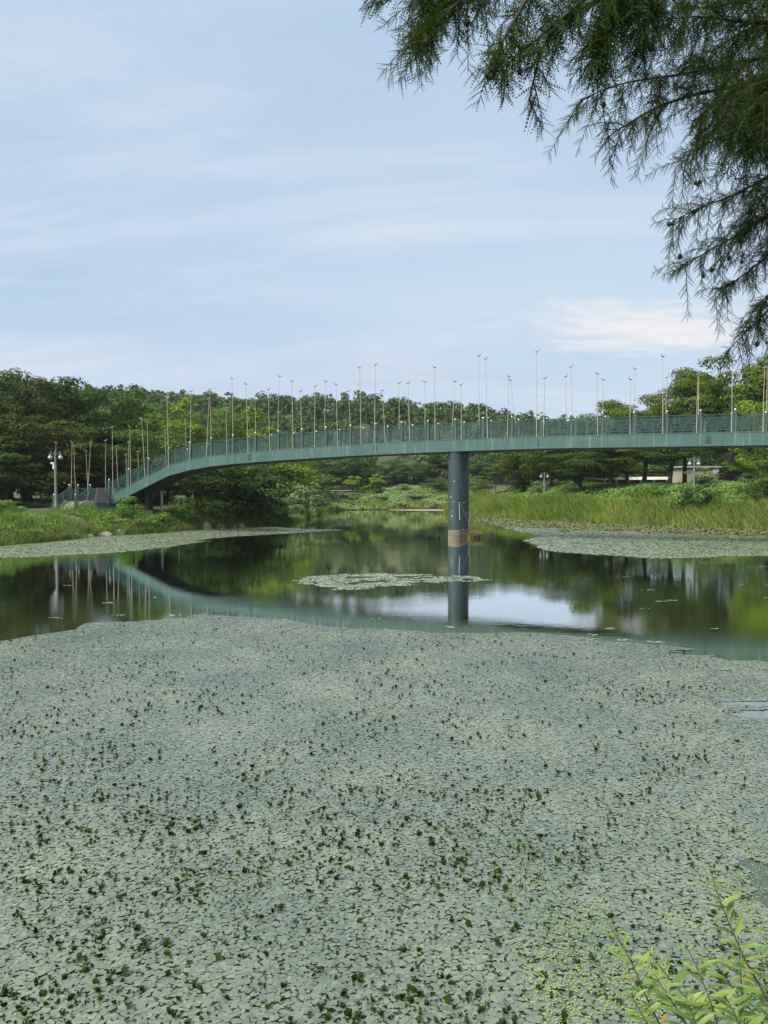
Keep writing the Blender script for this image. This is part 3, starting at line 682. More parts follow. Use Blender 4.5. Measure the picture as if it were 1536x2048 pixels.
rocks = [(95, 1081, 24, 'rounded pale rock at the leftmost end of the bank stones'), (117, 1080, 22, 'flat pale rock just right of the leftmost bank stone'),
         (148, 1077, 26, 'dark wet rock third along the left bank under hanging grass'), (180, 1075, 18, 'small dark rock fourth along the left bank under hanging grass'),
         (208, 1073, 28, 'broad flat rock below the leafy bank bush'), (240, 1070, 26, 'long flat rock right of the broad one below the leafy bush'),
         (275, 1067, 18, 'brownish rock at the foot of the bank beside the bridge block'), (318, 1064, 22, 'grey rock by dry grass right of the bridge foot'),
         (413, 1059, 18, 'pale pointed rock under the big dark tree, left of the boulder'), (440, 1057, 21, 'largest pale boulder under the big dark tree at the waterline'),
         (466, 1056, 16, 'small dark rock right of the pale boulder'), (482, 1055.5, 14, 'tiny dark rock at the right end under the dark tree')]
for i, (px, py, w, lb) in enumerate(rocks):
    x_, y_ = Wt(px, py); Yr = y_ + 0.25; rock(px, py, w * Yr / F * 1.08, 0.22 + 0.2 * (i in (0, 8, 9)) + 0.1 * (i % 3), Yr, lb, i)

# ------------------------------------------------------------------ trees
def leaf_quads(pos, nrm_, size, rs, aspect=0.55, droop=0.0):
    n = len(pos); t = norm(np.cross(nrm_, norm(rs.normal(size=(n, 3))))); t[:, 2] -= droop; t = norm(t)
    b = norm(np.cross(nrm_, t)); L_ = (size * (0.65 + 0.7 * rs.rand(n)))[:, None] if np.ndim(size) == 0 else (size * (0.65 + 0.7 * rs.rand(n)))[:, None]
    w = L_ * aspect * 0.5
    return np.stack([pos - t * L_ * 0.5, pos + b * w, pos + t * L_ * 0.5, pos - b * w], 1)
def crown_clumps(rs, rx, rz, n, flat=0.5, shape='round', cz=0.0):
    """clump centres and radii filling a crown outline"""
    out = []
    for i in range(n):
        d = norm(rs.normal(size=3)); r = rs.rand() ** 0.45
        x, y, z = d * r
        if shape == 'cone': k = 1 - 0.75 * (z * 0.5 + 0.5); x *= k * 1.3; y *= k * 1.3
        elif shape == 'vase': k = 0.72 + 0.42 * (z * 0.5 + 0.5) - 0.25 * max(z, 0) ** 2; x *= k * 1.15; y *= k * 1.15
        elif shape == 'dome': z = abs(z) * 1.25 - 0.25
        R_ = rx * (0.17 + 0.16 * rs.rand())
        out.append((x * rx * 0.86, y * rx * 0.86, cz + z * rz * 0.88, R_))
    return np.array(out)
def crown_leaves(rs, cl, per, leaf, flat=0.55, up=0.55, droop=0.15, aspect=0.55, stray=0.03):
    P_ = []; Nn = []
    w = cl[:, 3] ** 2; cnt = np.maximum(8, (per * len(cl) * w / w.sum())).astype(int)
    for (x, y, z, r), k in zip(cl, cnt):
        d = norm(rs.normal(size=(k, 3))); d[:, 2] = np.where(rs.rand(k) < 0.45, np.abs(d[:, 2]), d[:, 2])
        rr = r * (0.62 + 0.42 * rs.rand(k) ** 0.8) * (1 + stray * np.maximum(rs.normal(size=k), 0) ** 2)
        lump = 1 + 0.35 * (fbm(d[:, 0] * 2.2 + x * 3, d[:, 1] * 2.2 + d[:, 2] * 2.2 + y * 3, 2) - 0.5)
        p = np.array([x, y, z]) + d * (rr * lump)[:, None] * np.array([1, 1, flat]); P_.append(p)
        Nn.append(norm(d * 0.95 + np.array([0, 0, up * 0.7]) + rs.normal(size=(k, 3)) * 0.33))
    return leaf_quads(np.concatenate(P_), np.concatenate(Nn), leaf, rs, aspect, droop)
def trunk_mb(rs, h, cl, r0, cz, forks=6, bare=0.35):
    mb = MB(); lean = rs.normal(size=2) * 0.04 * h
    top = Vector((lean[0], lean[1], h * bare)); mb.tube([(0, 0, -0.4), (0, 0, 0.05), Vector((lean[0] * 0.4, lean[1] * 0.4, h * bare * 0.5)), top], [r0 * 1.5, r0 * 1.15, r0 * 0.95, r0 * 0.85], 9)
    idx = np.argsort(-cl[:, 3])[:forks * 2]; idx = rs.permutation(idx)[:forks]
    for i in idx:
        c = Vector(cl[i, :3]); m1 = top.lerp(c, 0.4) + Vector((0, 0, 0.06 * h))
        mb.tube([top - Vector((0, 0, 0.15)), top.lerp(m1, 0.6), m1, m1.lerp(c, 0.6), c], [r0 * 0.6, r0 * 0.45, r0 * 0.33, r0 * 0.2, r0 * 0.06], 6)
    return mb
PROTO = {}
def proto(key, seed, rx, rz, cz, n, per, leaf, flat, shape, h, r0, bare=0.35, droop=0.15, forks=6, aspect=0.55, up=0.55):
    rs = np.random.RandomState(seed); cl = crown_clumps(rs, rx, rz, n, flat, shape, cz)
    V = crown_leaves(rs, cl, per, leaf, flat, up, droop, aspect)
    cm = poly_mesh('crown', V); cm.materials.append(M['mid'])
    tm = trunk_mb(rs, h, cl, r0, cz, forks, bare).mesh('trunk'); tm.materials.append(M['bark'])
    PROTO[key] = (cm, tm, h)
# unit: metres at scale 1 (crown radius rx, total height about cz + rz)
proto('broad1', 1, 4.6, 5.6, 5.6, 51, 227, 0.27, 0.62, 'round', 11, 0.22, 0.3)
proto('broad2', 2, 4.4, 5.7, 5.6, 52, 218, 0.27, 0.55, 'vase', 11, 0.22, 0.3)
proto('broad3', 3, 5.0, 5.4, 5.4, 52, 227, 0.27, 0.5, 'round', 11, 0.24, 0.3)
proto('layer1', 4, 5.2, 4.2, 6.0, 54, 218, 0.27, 0.34, 'vase', 10, 0.26, 0.28, 0.05)
proto('layer2', 5, 5.4, 4.0, 6.0, 56, 218, 0.27, 0.32, 'dome', 10, 0.28, 0.28, 0.05)
proto('cone1', 6, 2.9, 5.4, 6.0, 44, 105, 0.28, 0.7, 'cone', 11.4, 0.2, 0.15, 0.5)
proto('low1', 7, 5.4, 3.6, 3.3, 56, 125, 0.36, 0.36, 'dome', 7, 0.25, 0.2, 0.35)
proto('hang1', 12, 5.4, 4.6, 2.4, 70, 170, 0.32, 0.42, 'round', 7, 0.25, 0.2, 0.35)
proto('bush1', 8, 1.6, 1.2, 1.05, 26, 60, 0.20, 0.7, 'round', 2.2, 0.05, 0.15)
proto('bush2', 9, 1.7, 1.0, 0.9, 26, 60, 0.20, 0.75, 'dome', 2.0, 0.05, 0.15)
proto('spire1', 10, 1.5, 2.6, 2.6, 26, 70, 0.20, 0.8, 'cone', 5.2, 0.08, 0.1)
TREES = []
def tree(key, px, ytop, Y, wpx, mat, label, cat='tree', name=None, group=None, hs=None, rot=None, base=None):
    """a tree whose top shows at (px, ytop) and whose crown is wpx photo pixels wide, standing at depth Y"""
    cm, tm, h = PROTO[key]
    x = P(px, ytop, Y).x; g = gz(x, Y) if base is None else base; H = P(px, ytop, Y).z - g
    co = np.empty(len(cm.vertices) * 3, np.float32); cm.vertices.foreach_get('co', co); co = co.reshape(-1, 3)
    zt = np.percentile(co[:, 2], 99.6); w0 = np.percentile(co[:, 0], 99) - np.percentile(co[:, 0], 1)
    sz = H / zt; sxy = wpx * Y / F / w0
    nm = name or 'tree'
    e = empty(nm, (x, Y, g)); tag(e, label, cat, group); rr = rng.uniform(0, 6.28) if rot is None else rot
    e.rotation_euler = (0, 0, rr); e.scale = (sxy, sxy, sz)
    c = bpy.data.objects.new('crown' if cat == 'tree' else 'foliage', cm); C.objects.link(c); c.parent = e
    c.material_slots[0].link = 'OBJECT'; c.material_slots[0].material = M[mat]
    t = bpy.data.objects.new('trunk' if cat == 'tree' else 'stems', tm); C.objects.link(t); t.parent = e
    return e
GL, GC, GR = 'trees of the left wood', 'trees at the far end of the pond', 'trees on the right bank'
# left wood
tree('broad1', 45, 738, 82, 200, 'brown', 'tallest olive tree at the far left edge, rising above the wood', group=GL)
tree('broad2', -60, 760, 76, 220, 'dark', 'dark tree cut by the left edge of the picture', group=GL)
tree('broad3', 135, 766, 84, 190, 'dark', 'dark green tree right of the tallest olive one', group=GL)
tree('broad1', 215, 780, 86, 190, 'dark', 'dark tree above the steps, top of the wooded skyline', group=GL)
tree('broad2', 290, 800, 88, 180, 'mid', 'mid-green tree above the first bridge railing panels', group=GL)
tree('broad3', 110, 848, 74, 210, 'brown', 'lower brownish tree in front, behind the lamp by the steps', group=GL)
tree('layer1', 235, 862, 76, 180, 'dark', 'lower dark tree behind the bird poles at the bridge end', group=GL)
tree('broad2', 20, 800, 74, 170, 'brown', 'olive tree low in front of the tallest left tree', group=GL)
tree('broad3', -50, 880, 66, 200, 'dark', 'nearest dark tree at the left edge with foliage to the ground', group=GL)
tree('broad1', 330, 850, 80, 160, 'mid', 'mid-green tree just behind the rising arch of the bridge', group=GL)
tree('cone1', 376, 792, 92, 110, 'yellow', 'bright yellow-green tree behind the left third of the bridge', group=GL)
tree('broad1', 430, 812, 104, 140, 'mid', 'mid-green tree between the two bright yellow-green ones', group=GL)
tree('cone1', 510, 818, 108, 120, 'yellow', 'bright yellow-green pointed tree beside the wooded hill', group=GL)
tree('cone1', 470, 838, 106, 100, 'yellow', 'yellow-green tree tucked left of the pointed bright one', group=GL)
tree('broad3', 180, 905, 78, 180, 'dark', 'shaded understorey tree directly behind the steps', group=GL)
tree('layer2', 60, 915, 76, 190, 'dark', 'shaded understorey tree left of the lamp', group=GL)
tree('broad2', 300, 925, 82, 160, 'dark', 'shaded understorey tree under the low end of the arch', group=GL)
tree('broad2', 390, 880, 90, 150, 'dark', 'dark tree filling the gap under the left arch', group=GL)
tree('broad1', 130, 800, 102, 200, 'dark', 'dark tree deeper in the left wood, behind the front row', group=GL)
tree('broad3', 270, 815, 108, 200, 'dark', 'dark tree deep in the wood behind the first panels', group=GL)
tree('broad2', 0, 800, 100, 220, 'dark', 'dark tree deep in the wood at the left edge', group=GL)
tree('hang1', 462, 906, 73.0, 250, 'dark', 'big dark spreading tree under the bridge, hanging to the waterline', group=GL)
tree('layer1', 380, 935, 78, 150, 'dark', 'dark tree left of the big spreading one under the arch', group=GL)
tree('broad1', 566, 880, 100, 130, 'yellow', 'yellow-green tree right of the spreading dark tree, under the bridge', group=GL)
tree('broad2', 520, 900, 96, 110, 'mid', 'mid-green tree behind the spreading dark tree', group=GL)
tree('low1', 150, 930, 92, 260, 'dark', 'shaded thicket seen behind the steps, deep in the left wood', group=GL)
tree('low1', 20, 925, 94, 260, 'dark', 'shaded thicket at the left edge, deep in the wood', group=GL)
tree('low1', 290, 940, 98, 240, 'dark', 'shaded thicket behind the low end of the arch', group=GL)
tree('low1', 400, 935, 104, 220, 'dark', 'shaded thicket behind the posts under the arch', group=GL)
tree('low1', 500, 930, 118, 200, 'mid', 'thicket behind the big spreading tree', group=GL)
tree('low1', 600, 940, 125, 150, 'mid', 'thicket where the left bank meets the far bank', group=GL)
tree('low1', 1060, 930, 122, 170, 'dark', 'dark thicket behind the right-hand lamp pair', group=GR)
tree('low1', 1150, 925, 118, 180, 'dark', 'dark thicket left of the white-roofed shelter', group=GR)
tree('low1', 1500, 920, 112, 200, 'mid', 'thicket behind the thick trunk at the right edge', group=GR)
tree('low1', 1260, 925, 150, 200, 'mid', 'sunlit thicket beyond the white-roofed shelter', group=GR)
tree('low1', 1380, 925, 140, 200, 'dark', 'thicket beyond the beige hut', group=GR)
# far end of the pond
tree('layer1', 645, 912, 150, 98, 'far', 'flat-topped layered tree at the far bank, leftmost of its row', group=GC)
tree('broad2', 697, 908, 156, 80, 'far', 'grey-green tree right of the layered one at the far bank', group=GC)
tree('broad1', 720, 905, 150, 66, 'dark', 'dark round tree behind the two bright bushes at the far bank', group=GC)
tree('broad3', 785, 918, 150, 76, 'far', 'dull green tree at the far bank between bright bushes and pier', group=GC)
tree('broad1', 830, 925, 148, 80, 'far', 'pale green round tree left of the pier at the far bank', group=GC)
tree('broad2', 872, 905, 158, 70, 'dark', 'dark tree partly hidden by the pier on its left', group=GC)
tree('broad3', 880, 958, 138, 62, 'far', 'low dark tree touching the left side of the pier', group=GC)
tree('broad2', 965, 922, 150, 84, 'far', 'grey-green tree right of the pier behind the small lamp', group=GC)
tree('layer2', 995, 932, 146, 66, 'dark', 'small dark layered tree beside the far lamp', group=GC)
tree('broad1', 950, 952, 128, 70, 'bush', 'pale leafy tree right against the pier on its right', group=GC)
tree('broad1', 603, 930, 128, 60, 'mid', 'mid-green tree at the far bank left of the layered tree', group=GC)
# right bank
tree('broad2', 1050, 868, 110, 130, 'olive', 'olive-green tree first right of the pier, hanging low', group=GR)
tree('broad1', 1105, 858, 104, 120, 'olive', 'olive-green tree behind the right-hand lamp pair', group=GR)
tree('layer1', 1160, 838, 100, 150, 'olive', 'flat-topped olive tree just showing above the railing', group=GR)
tree('layer2', 1222, 802, 96, 150, 'olive', 'layered tree with sky gaps at its top above the railing', group=GR)
tree('layer1', 1290, 790, 94, 150, 'olive', 'layered yellow-olive tree left of the tall right-hand trees', group=GR)
tree('layer2', 1372, 738, 88, 140, 'olive', 'tall tree with a tufted top left of the highest right tree', group=GR)
tree('layer1', 1450, 712, 86, 190, 'olive', 'highest tree on the right under the cypress branches', group=GR)
tree('layer2', 1560, 706, 84, 200, 'olive', 'tall tree cut by the right edge of the picture', group=GR)
tree('broad1', 1535, 785, 74, 120, 'yellow', 'bright yellow-green tree at the right edge behind the railing', group=GR)
tree('broad3', 1545, 900, 72, 120, 'mid', 'low leafy tree at the right edge under the bridge', group=GR)
tree('layer1', 1255, 880, 90, 130, 'olive', 'umbrella-shaped tree with a forked trunk under the bridge', group=GR)
tree('layer2', 1340, 870, 86, 150, 'dark', 'dark spreading tree above the beige hut', group=GR)
tree('layer1', 1170, 885, 92, 150, 'dark', 'deeply shaded tree left of the white-roofed shelter', group=GR)
tree('broad2', 1630, 760, 90, 200, 'olive', 'olive tree beyond the right edge of the picture', group=GR)
tree('broad1', 1420, 780, 108, 200, 'dark', 'dark tree behind the highest right-hand tree', group=GR)
# bushes
GB = 'bushes around the pond'
def bush(key, px, yt, Y, w, mat, label, name='bush', base=None): return tree(key, px, yt, Y, w, mat, label, 'bush', name, GB, base=base)
bush('bush1', 252, 992, 61.5, 52, 'vine', 'climbing leafy bush covering the foot of the bridge')
bush('bush2', 285, 1030, 60.8, 60, 'vine', 'low leafy bush right of the climbing one at the bridge foot')
bush('bush2', 225, 1040, 60.2, 70, 'vine', 'low leafy bush hanging over the bank stones')
bush('bush1', 600, 965, 88, 110, 'willow', 'feathery pale bush on the left bank under the bridge')
bush('bush1', 560, 992, 78, 110, 'willow', 'rounded pale bush right of the dark spreading tree')
bush('bush1', 522, 1012, 74.5, 80, 'willow', 'small pale bush at the waterline beside the dark tree')
bush('bush2', 625, 978, 102, 70, 'willow', 'farthest pale bush along the left bank')
bush('spire1', 709, 952, 134, 40, 'yellow', 'bright yellow-green round bush left of its pair at the far bank')
bush('spire1', 753, 948, 134, 42, 'yellow', 'bright yellow-green taller bush right of its pair at the far bank')
bush('bush1', 640, 978, 130, 44, 'willow', 'pale bush left of the dark wall at the far bank')
bush('bush2', 705, 985, 130, 60, 'willow', 'broad pale bush in front of the bright pair')
bush('bush1', 806, 968, 136, 36, 'willow', 'pale spreading bush below the dull green far tree')
bush('bush2', 670, 985, 128, 44, 'far', 'dull green bush left of the broad pale one')
bush('bush2', 760, 990, 130, 60, 'willow', 'low pale bush right of the broad one at the far bank')
bush('bush2', 820, 988, 132, 90, 'willow', 'long low bush above the white egret')
bush('spire1', 1400, 935, 73.5, 62, 'bush', 'upright shrub with pale leaves in front of the right lamp')
bush('bush1', 1375, 968, 73, 70, 'vine', 'leafy shrub at the foot of the right lamp')
bush('bush2', 1420, 975, 73.4, 60, 'vine', 'low leafy shrub right of the lamp on the right bank')
bush('spire1', 1455, 925, 84, 50, 'mid', 'tall soft grass-like shrub between lamp and thick trunk')
bush('bush2', 1080, 965, 100, 50, 'bush', 'grey-green bush at the foot of the dark right trees')
bush('bush2', 1290, 975, 82, 80, 'mid', 'dark low bush on the slope below the white-roofed shelter')
bush('bush2', 1500, 985, 78, 90, 'mid', 'dark low bush at the right edge above the reeds')
bush('bush1', 12, 1000, 56, 70, 'vine', 'bright leafy bush at the left edge of the near bank')
bush('bush2', 360, 1015, 66, 70, 'vine', 'leafy bush on the bank under the bridge arch')
bush('bush2', 62, 1004, 67.5, 100, 'dark', 'clipped dark hedge left of the park lamp')
bush('bush2', 320, 1025, 63.5, 60, 'grass', 'grassy mound right of the bridge foot block')

# ------------------------------------------------------------------ wooded hill (reads as one mass)
def hill_woods():
    rs = np.random.RandomState(21); parts = []
    shapes = []
    for k in range(5):
        cl = crown_clumps(rs, 4.8, 3.8, 11, 0.7, 'round', 0.0); shapes.append(crown_leaves(rs, cl, 22, 0.9, 0.75, 0.6, 0.1, 0.7, 0.06))
    xs, ys = np.meshgrid(np.arange(-160, 150, 4.3), np.arange(152, 228, 4.6)); xs = (xs + rs.uniform(-3, 3, xs.shape)).ravel(); ys = (ys + rs.uniform(-3, 3, ys.shape)).ravel()
    pxx = 768 + F * xs / ys; keep = (pxx > -80) & (pxx < 1500)
    lawn = (pxx > 740) & (pxx < 1030) & (ys < 182) & (fbm(xs * 0.05, ys * 0.05, 2) < 0.62)
    keep &= ~((ys > 208) & (pxx > 380) & (pxx < 470) & (rs.rand(len(ys)) < 0.5))
    xs, ys, lawn = xs[keep], ys[keep], lawn[keep]; zs = ground_z(xs, ys)
    for x, y, z, lw in zip(xs, ys, zs, lawn):
        S = shapes[rs.randint(5)]; a = rs.rand() * 6.28; s = 0.80 * rs.uniform(0.65, 1.3) * (0.5 if lw else 1.0); sz = s * rs.uniform(0.8, 1.2)
        c_, s_ = math.cos(a) * s, math.sin(a) * s
        Q = np.stack([S[..., 0] * c_ - S[..., 1] * s_ + x, S[..., 0] * s_ + S[..., 1] * c_ + y, S[..., 2] * sz + z + 2.0 * s], -1); parts.append(Q)
    return np.concatenate(parts)
tag(obj('hill_woods', poly_mesh('hill_woods', hill_woods(), M['far']), None), 'low wooded hill closing the view behind the bridge', 'woods', kind='stuff')

# ------------------------------------------------------------------ buildings behind the right trees
def quadbox(mb, c, d): mb.box(c, d)
a = P(1180, 962, 118); b_ = P(1352, 960, 112)
e = empty('park_shelter', (a.x, a.y, gz(a.x, a.y))); tag(e, 'long low white-roofed shelter glimpsed between the right trees', 'building')
R_ = Matrix.Rotation(math.atan2(b_.y - a.y, b_.x - a.x), 3, 'Z'); c = (a + b_) / 2; zr = P(0, 957, 115).z; gg = gz(c.x, c.y)
mb = MB(); mb.box((c.x, c.y, zr), ((b_ - a).length + 1, 4, 0.42), R_); mb.build('roof', M['white'], e)
for i in range(8):
    p = a.lerp(b_, i / 7); mb = MB(); mb.box((p.x, p.y - 1.5, (zr - 0.22 + gg) / 2), (0.35, 0.35, max(0.3, zr - 0.22 - gg)), R_); mb.build('pillar', M['white'], e)
mb = MB(); mb.box((c.x, c.y + 1.7, (zr - 0.22 + gg) / 2), ((b_ - a).length, 0.2, max(0.3, zr - 0.25 - gg)), R_); mb.build('rear_wall', M['granite'], e)
c = P(1390, 950, 104); g = gz(c.x, 104); z1 = P(0, 936, 104).z
e = empty('park_hut', (c.x, 104, g)); tag(e, 'small beige hut half hidden behind the right-bank trunks', 'building')
mb = MB(); mb.box((c.x, 104, (g + z1) / 2), (4.6, 4, z1 - g)); mb.build('wall', M['beige'], e)
mb = MB(); mb.box((c.x, 104, z1 + 0.11), (5.2, 4.6, 0.2)); mb.build('roof', M['concrete'], e)
mb = MB(); mb.box((c.x + 1.9, 101.94, g + 1.1), (0.8, 0.1, 2.2)); mb.build('door', M['blue'], e)
c = P(662, 984, 138); e = empty('low_wall', (c.x, 138, gz(c.x, 138))); tag(e, 'dark low retaining wall behind the far-bank bushes', 'wall')
z0 = gz(c.x, 138); mb = MB(); mb.box((c.x, 138, z0 + 0.5), (9, 0.4, 1.4)); mb.build('wall_face', M['granite'], e); mb = MB(); mb.box((c.x, 138, z0 + 1.26), (9.2, 0.6, 0.12)); mb.build('coping', M['concrete'], e)
for px, w, lb in ((323.5, 5.0, 'pale round concrete post standing in grass under the arch'), (357, 2.2, 'thin grey marker post under the arch right of the concrete one')):
    c = P(px, 1014, 66); g = gz(c.x, 66); top = P(px, 982 if w > 3 else 996, 66).z; r = w * 66 / F / 2
    mb = MB(); mb.lathe((c.x, 66, g - 0.2), [(r, 0), (r, top - g + 0.15), (r * 0.8, top - g + 0.2), (0.001, top - g + 0.2)], 12); tag(mb.build('marker_post', M['concrete'], None), lb, 'post')
# white egret at the far water's edge
c = P(788.5, 1019, 126.5); c.z = 0.2; mb = MB()
mb.tube([c + Vector((-0.3, 0, 0.42)), c + Vector((-0.12, 0, 0.5)), c + Vector((0.08, 0, 0.56)), c + Vector((0.2, 0, 0.68)), c + Vector((0.16, 0, 0.85)), c + Vector((0.22, 0, 0.98)), c + Vector((0.32, 0, 0.99)), c + Vector((0.46, 0, 0.96))],
        [0.03, 0.11, 0.12, 0.06, 0.04, 0.04, 0.045, 0.006], 8)
for s in (-1, 1): mb.tube([c + Vector((s * 0.03, 0, 0.46)), c + Vector((s * 0.03 + 0.02, 0, 0.25)), c + Vector((s * 0.03, 0, -0.12))], 0.012, 5)
tag(mb.build('egret', M['feather'], None), 'tiny white egret standing at the far water edge', 'bird')

# ------------------------------------------------------------------ grass, reeds, ground vines
def along_shore(pixels, n, w, rs, jit=0.0):
    """points in a strip w metres landward of a stretch of shoreline given as world points"""
    p = np.array(pixels, float); seg = np.hypot(*np.diff(p, axis=0).T); cum = np.concatenate([[0], np.cumsum(seg)])
    t = rs.rand(n) * cum[-1]; i = np.clip(np.searchsorted(cum, t) - 1, 0, len(seg) - 1); f = (t - cum[i]) / seg[i]
    q = p[i] + (p[i + 1] - p[i]) * f[:, None]; d = (p[i + 1] - p[i]) / seg[i][:, None]; nn = np.stack([-d[:, 1], d[:, 0]], 1)
    return q, nn
LSH = [(-25, 38)] + [Wt(*p) for p in [(0, 1091), (100, 1083), (200, 1072), (300, 1067), (410, 1058), (480, 1055), (540, 1050), (600, 1042), (630, 1030), (650, 1022), (700, 1019)]]
FSH = [Wt(*p) for p in [(650, 1022), (700, 1019), (800, 1019.5), (890, 1019)]]
RSH = [Wt(*p) for p in [(890, 1019), (905, 1026), (950, 1034), (1000, 1037), (1100, 1043), (1250, 1050), (1400, 1056), (1536, 1060)]] + [(45, 58), (58, 48)]
rs = np.random.RandomState(31)
def strip(sh, n, lo, hi, pw=1.0):
    q, nn = along_shore(sh, n, 1, rs); d = lo + (hi - lo) * rs.rand(n) ** pw
    q = q + nn * d[:, None]; return q[:, 0], q[:, 1], d
# reeds on the right bank
x, y, d = strip(RSH, 36000, -0.5, 7.0); d = d - 1.6 * sstep(fbm(x * 0.35 + 5, y * 0.35, 3), 0.5, 0.7) * (d < 1.5); q_ = 0.9 * (fbm(x * 0.5, y * 0.5, 3) - 0.5); y = y - q_ * 2.0; z = ground_z(x, y); k = fbm(x * 0.25, y * 0.25, 3)
h = (0.6 + 1.5 * k) * (0.5 + 0.65 * rs.rand(len(x))) * (0.65 + 0.35 * sstep(d, -0.5, 1.5))
V = blades(x, y, np.maximum(z, -0.05) - 0.05, h, 0.25 + 0.5 * rs.rand(len(x)), np.full(len(x), 0.07), 3, rs.normal(2.6, 1.1, len(x)), rs)
tag(obj('reed_bed', strips_mesh('reed_bed', V, M['reed']), None), 'tall yellow-green reeds bending along the right bank', 'reeds', kind='stuff')
# vines on the slope behind the reeds
x, y, d = strip(RSH, 30000, 5.5, 16.0); z = ground_z(x, y); b_ = fbm(x * 0.5, y * 0.5, 3)
pos = np.stack([x, y, z + 0.15 + 0.9 * b_ * (1 - sstep(d, 9, 16) * 0.5) * rs.rand(len(x)) ** 0.4], 1); nv = norm(np.stack([rs.normal(size=len(x)) * 0.6, -0.5 + rs.normal(size=len(x)) * 0.5, np.ones(len(x))], 1))
tag(obj('ground_vines', poly_mesh('ground_vines', leaf_quads(pos, nv, 0.26, rs, 0.8, 0.2), M['vine']), None), 'leafy vines carpeting the slope behind the reeds', 'vines', kind='stuff')
# grass on the left bank
x, y, d = strip(LSH, 34000, -0.35, 8.0, 1.3); z = ground_z(x, y); k = fbm(x * 0.4, y * 0.4, 3)
h = (0.48 + 0.75 * k) * (0.5 + 0.7 * rs.rand(len(x)))
V = blades(x, y, np.maximum(z, 0) - 0.04, h, 0.3 + 0.7 * rs.rand(len(x)), np.full(len(x), 0.05), 3, None, rs)
tag(obj('bank_grass', strips_mesh('bank_grass', V, M['grass']), None), 'bright rough grass covering the left bank', 'grass', kind='stuff')
x, y, d = strip(LSH[1:6], 1700, -0.1, 1.3); z = ground_z(x, y); kk = fbm(x * 0.6, y * 0.6, 2) > 0.42; x, y, z = x[kk], y[kk], z[kk]
V = blades(x, y, np.maximum(z, 0.1), 0.5 + 0.5 * rs.rand(len(x)), 0.9 + 0.8 * rs.rand(len(x)), np.full(len(x), 0.04), 4, rs.normal(-1.3, 0.5, len(x)), rs)
tag(obj('dry_grass', strips_mesh('dry_grass', V, M['dry']), None), 'dry brown grass hanging over the left bank stones', 'grass', kind='stuff')
x, y, d = strip(LSH, 16000, 0.4, 5.0); z = ground_z(x, y); b_ = fbm(x * 0.7, y * 0.7, 3); kk = b_ > 0.45; x, y, z, b_ = x[kk], y[kk], z[kk], b_[kk]
pos = np.stack([x, y, z + 0.1 + 0.8 * (b_ - 0.35) * rs.rand(len(x)) ** 0.4], 1); nv = norm(np.stack([rs.normal(size=len(x)) * 0.6, -0.5 + rs.normal(size=len(x)) * 0.5, np.ones(len(x))], 1))
tag(obj('bank_herbs', poly_mesh('bank_herbs', leaf_quads(pos, nv, 0.22, rs, 0.75, 0.2), M['vine']), None), 'low leafy herbs mixed into the left bank grass', 'herbs', kind='stuff')
# far end of the channel
x, y, d = strip(FSH, 9000, -0.3, 12.0); x += rs.normal(size=len(x)) * 2; z = ground_z(x, y); k = fbm(x * 0.3, y * 0.3, 3)
V = blades(x, y, z, (0.5 + 1.0 * k) * (0.5 + 0.6 * rs.rand(len(x))), 0.3 + 0.5 * rs.rand(len(x)), np.full(len(x), 0.09), 3, None, rs)
tag(obj('far_grass', strips_mesh('far_grass', V, M['reed']), None), 'yellowish grass edging the far end of the pond', 'grass', kind='stuff')
x, y, d = strip(FSH, 16000, 0.2, 13.0); x += rs.normal(size=len(x)) * 2; z = ground_z(x, y); b_ = fbm(x * 0.35, y * 0.35, 3); z = np.where(z < 0.05, 0.05, z)
pos = np.stack([x, y, z + 0.1 + 2.2 * np.maximum(b_ - 0.25, 0.05) * rs.rand(len(x)) ** 0.35], 1); nv = norm(np.stack([rs.normal(size=len(x)) * 0.5, -0.7 + rs.normal(size=len(x)) * 0.4, np.ones(len(x))], 1))
tag(obj('far_herbage', poly_mesh('far_herbage', leaf_quads(pos, nv, 0.34, rs, 0.75, 0.2), M['willow']), None), 'pale rough herbage along the far end of the pond', 'herbs', kind='stuff')

# ------------------------------------------------------------------ floating leaves
def pads_V(x, y, r, rs, k=7, tilt=0.06, z0=0.005, zj=0.005):
    n = len(x); a0 = rs.rand(n)[:, None] * 6.283; a = a0 + np.arange(k)[None] * 6.283 / k + rs.normal(size=(n, k)) * 0.06
    rr = r[:, None] * (1 + rs.normal(size=(n, k)) * 0.09); rr[:, 0] *= 0.7 if k > 5 else 1.0
    tx, ty = rs.normal(size=(2, n, 1)) * tilt
    X = rr * np.cos(a); Y_ = rr * np.sin(a)
    return np.stack([x[:, None] + X, y[:, None] + Y_, z0 + zj * rs.rand(n)[:, None] + np.maximum(X * tx + Y_ * ty, -0.006)], -1)
def jgrid(poly, g, rs, warp=0.0, wscale=0.4):
    xs = [p[0] for p in poly]; ys = [p[1] for p in poly]
    X, Y_ = np.meshgrid(np.arange(min(xs) - 1, max(xs) + 1, g), np.arange(min(ys) - 1, max(ys) + 1, g))
    X = (X + rs.uniform(-0.55, 0.55, X.shape) * g).ravel(); Y_ = (Y_ + rs.uniform(-0.55, 0.55, Y_.shape) * g).ravel()
    wx = (fbm(X * wscale, Y_ * wscale, 4) - 0.5) * warp; wy = (fbm(X * wscale + 50, Y_ * wscale + 50, 4) - 0.5) * warp
    k = inside(poly, X + wx, Y_ + wy); return X[k], Y_[k]
rs = np.random.RandomState(41)
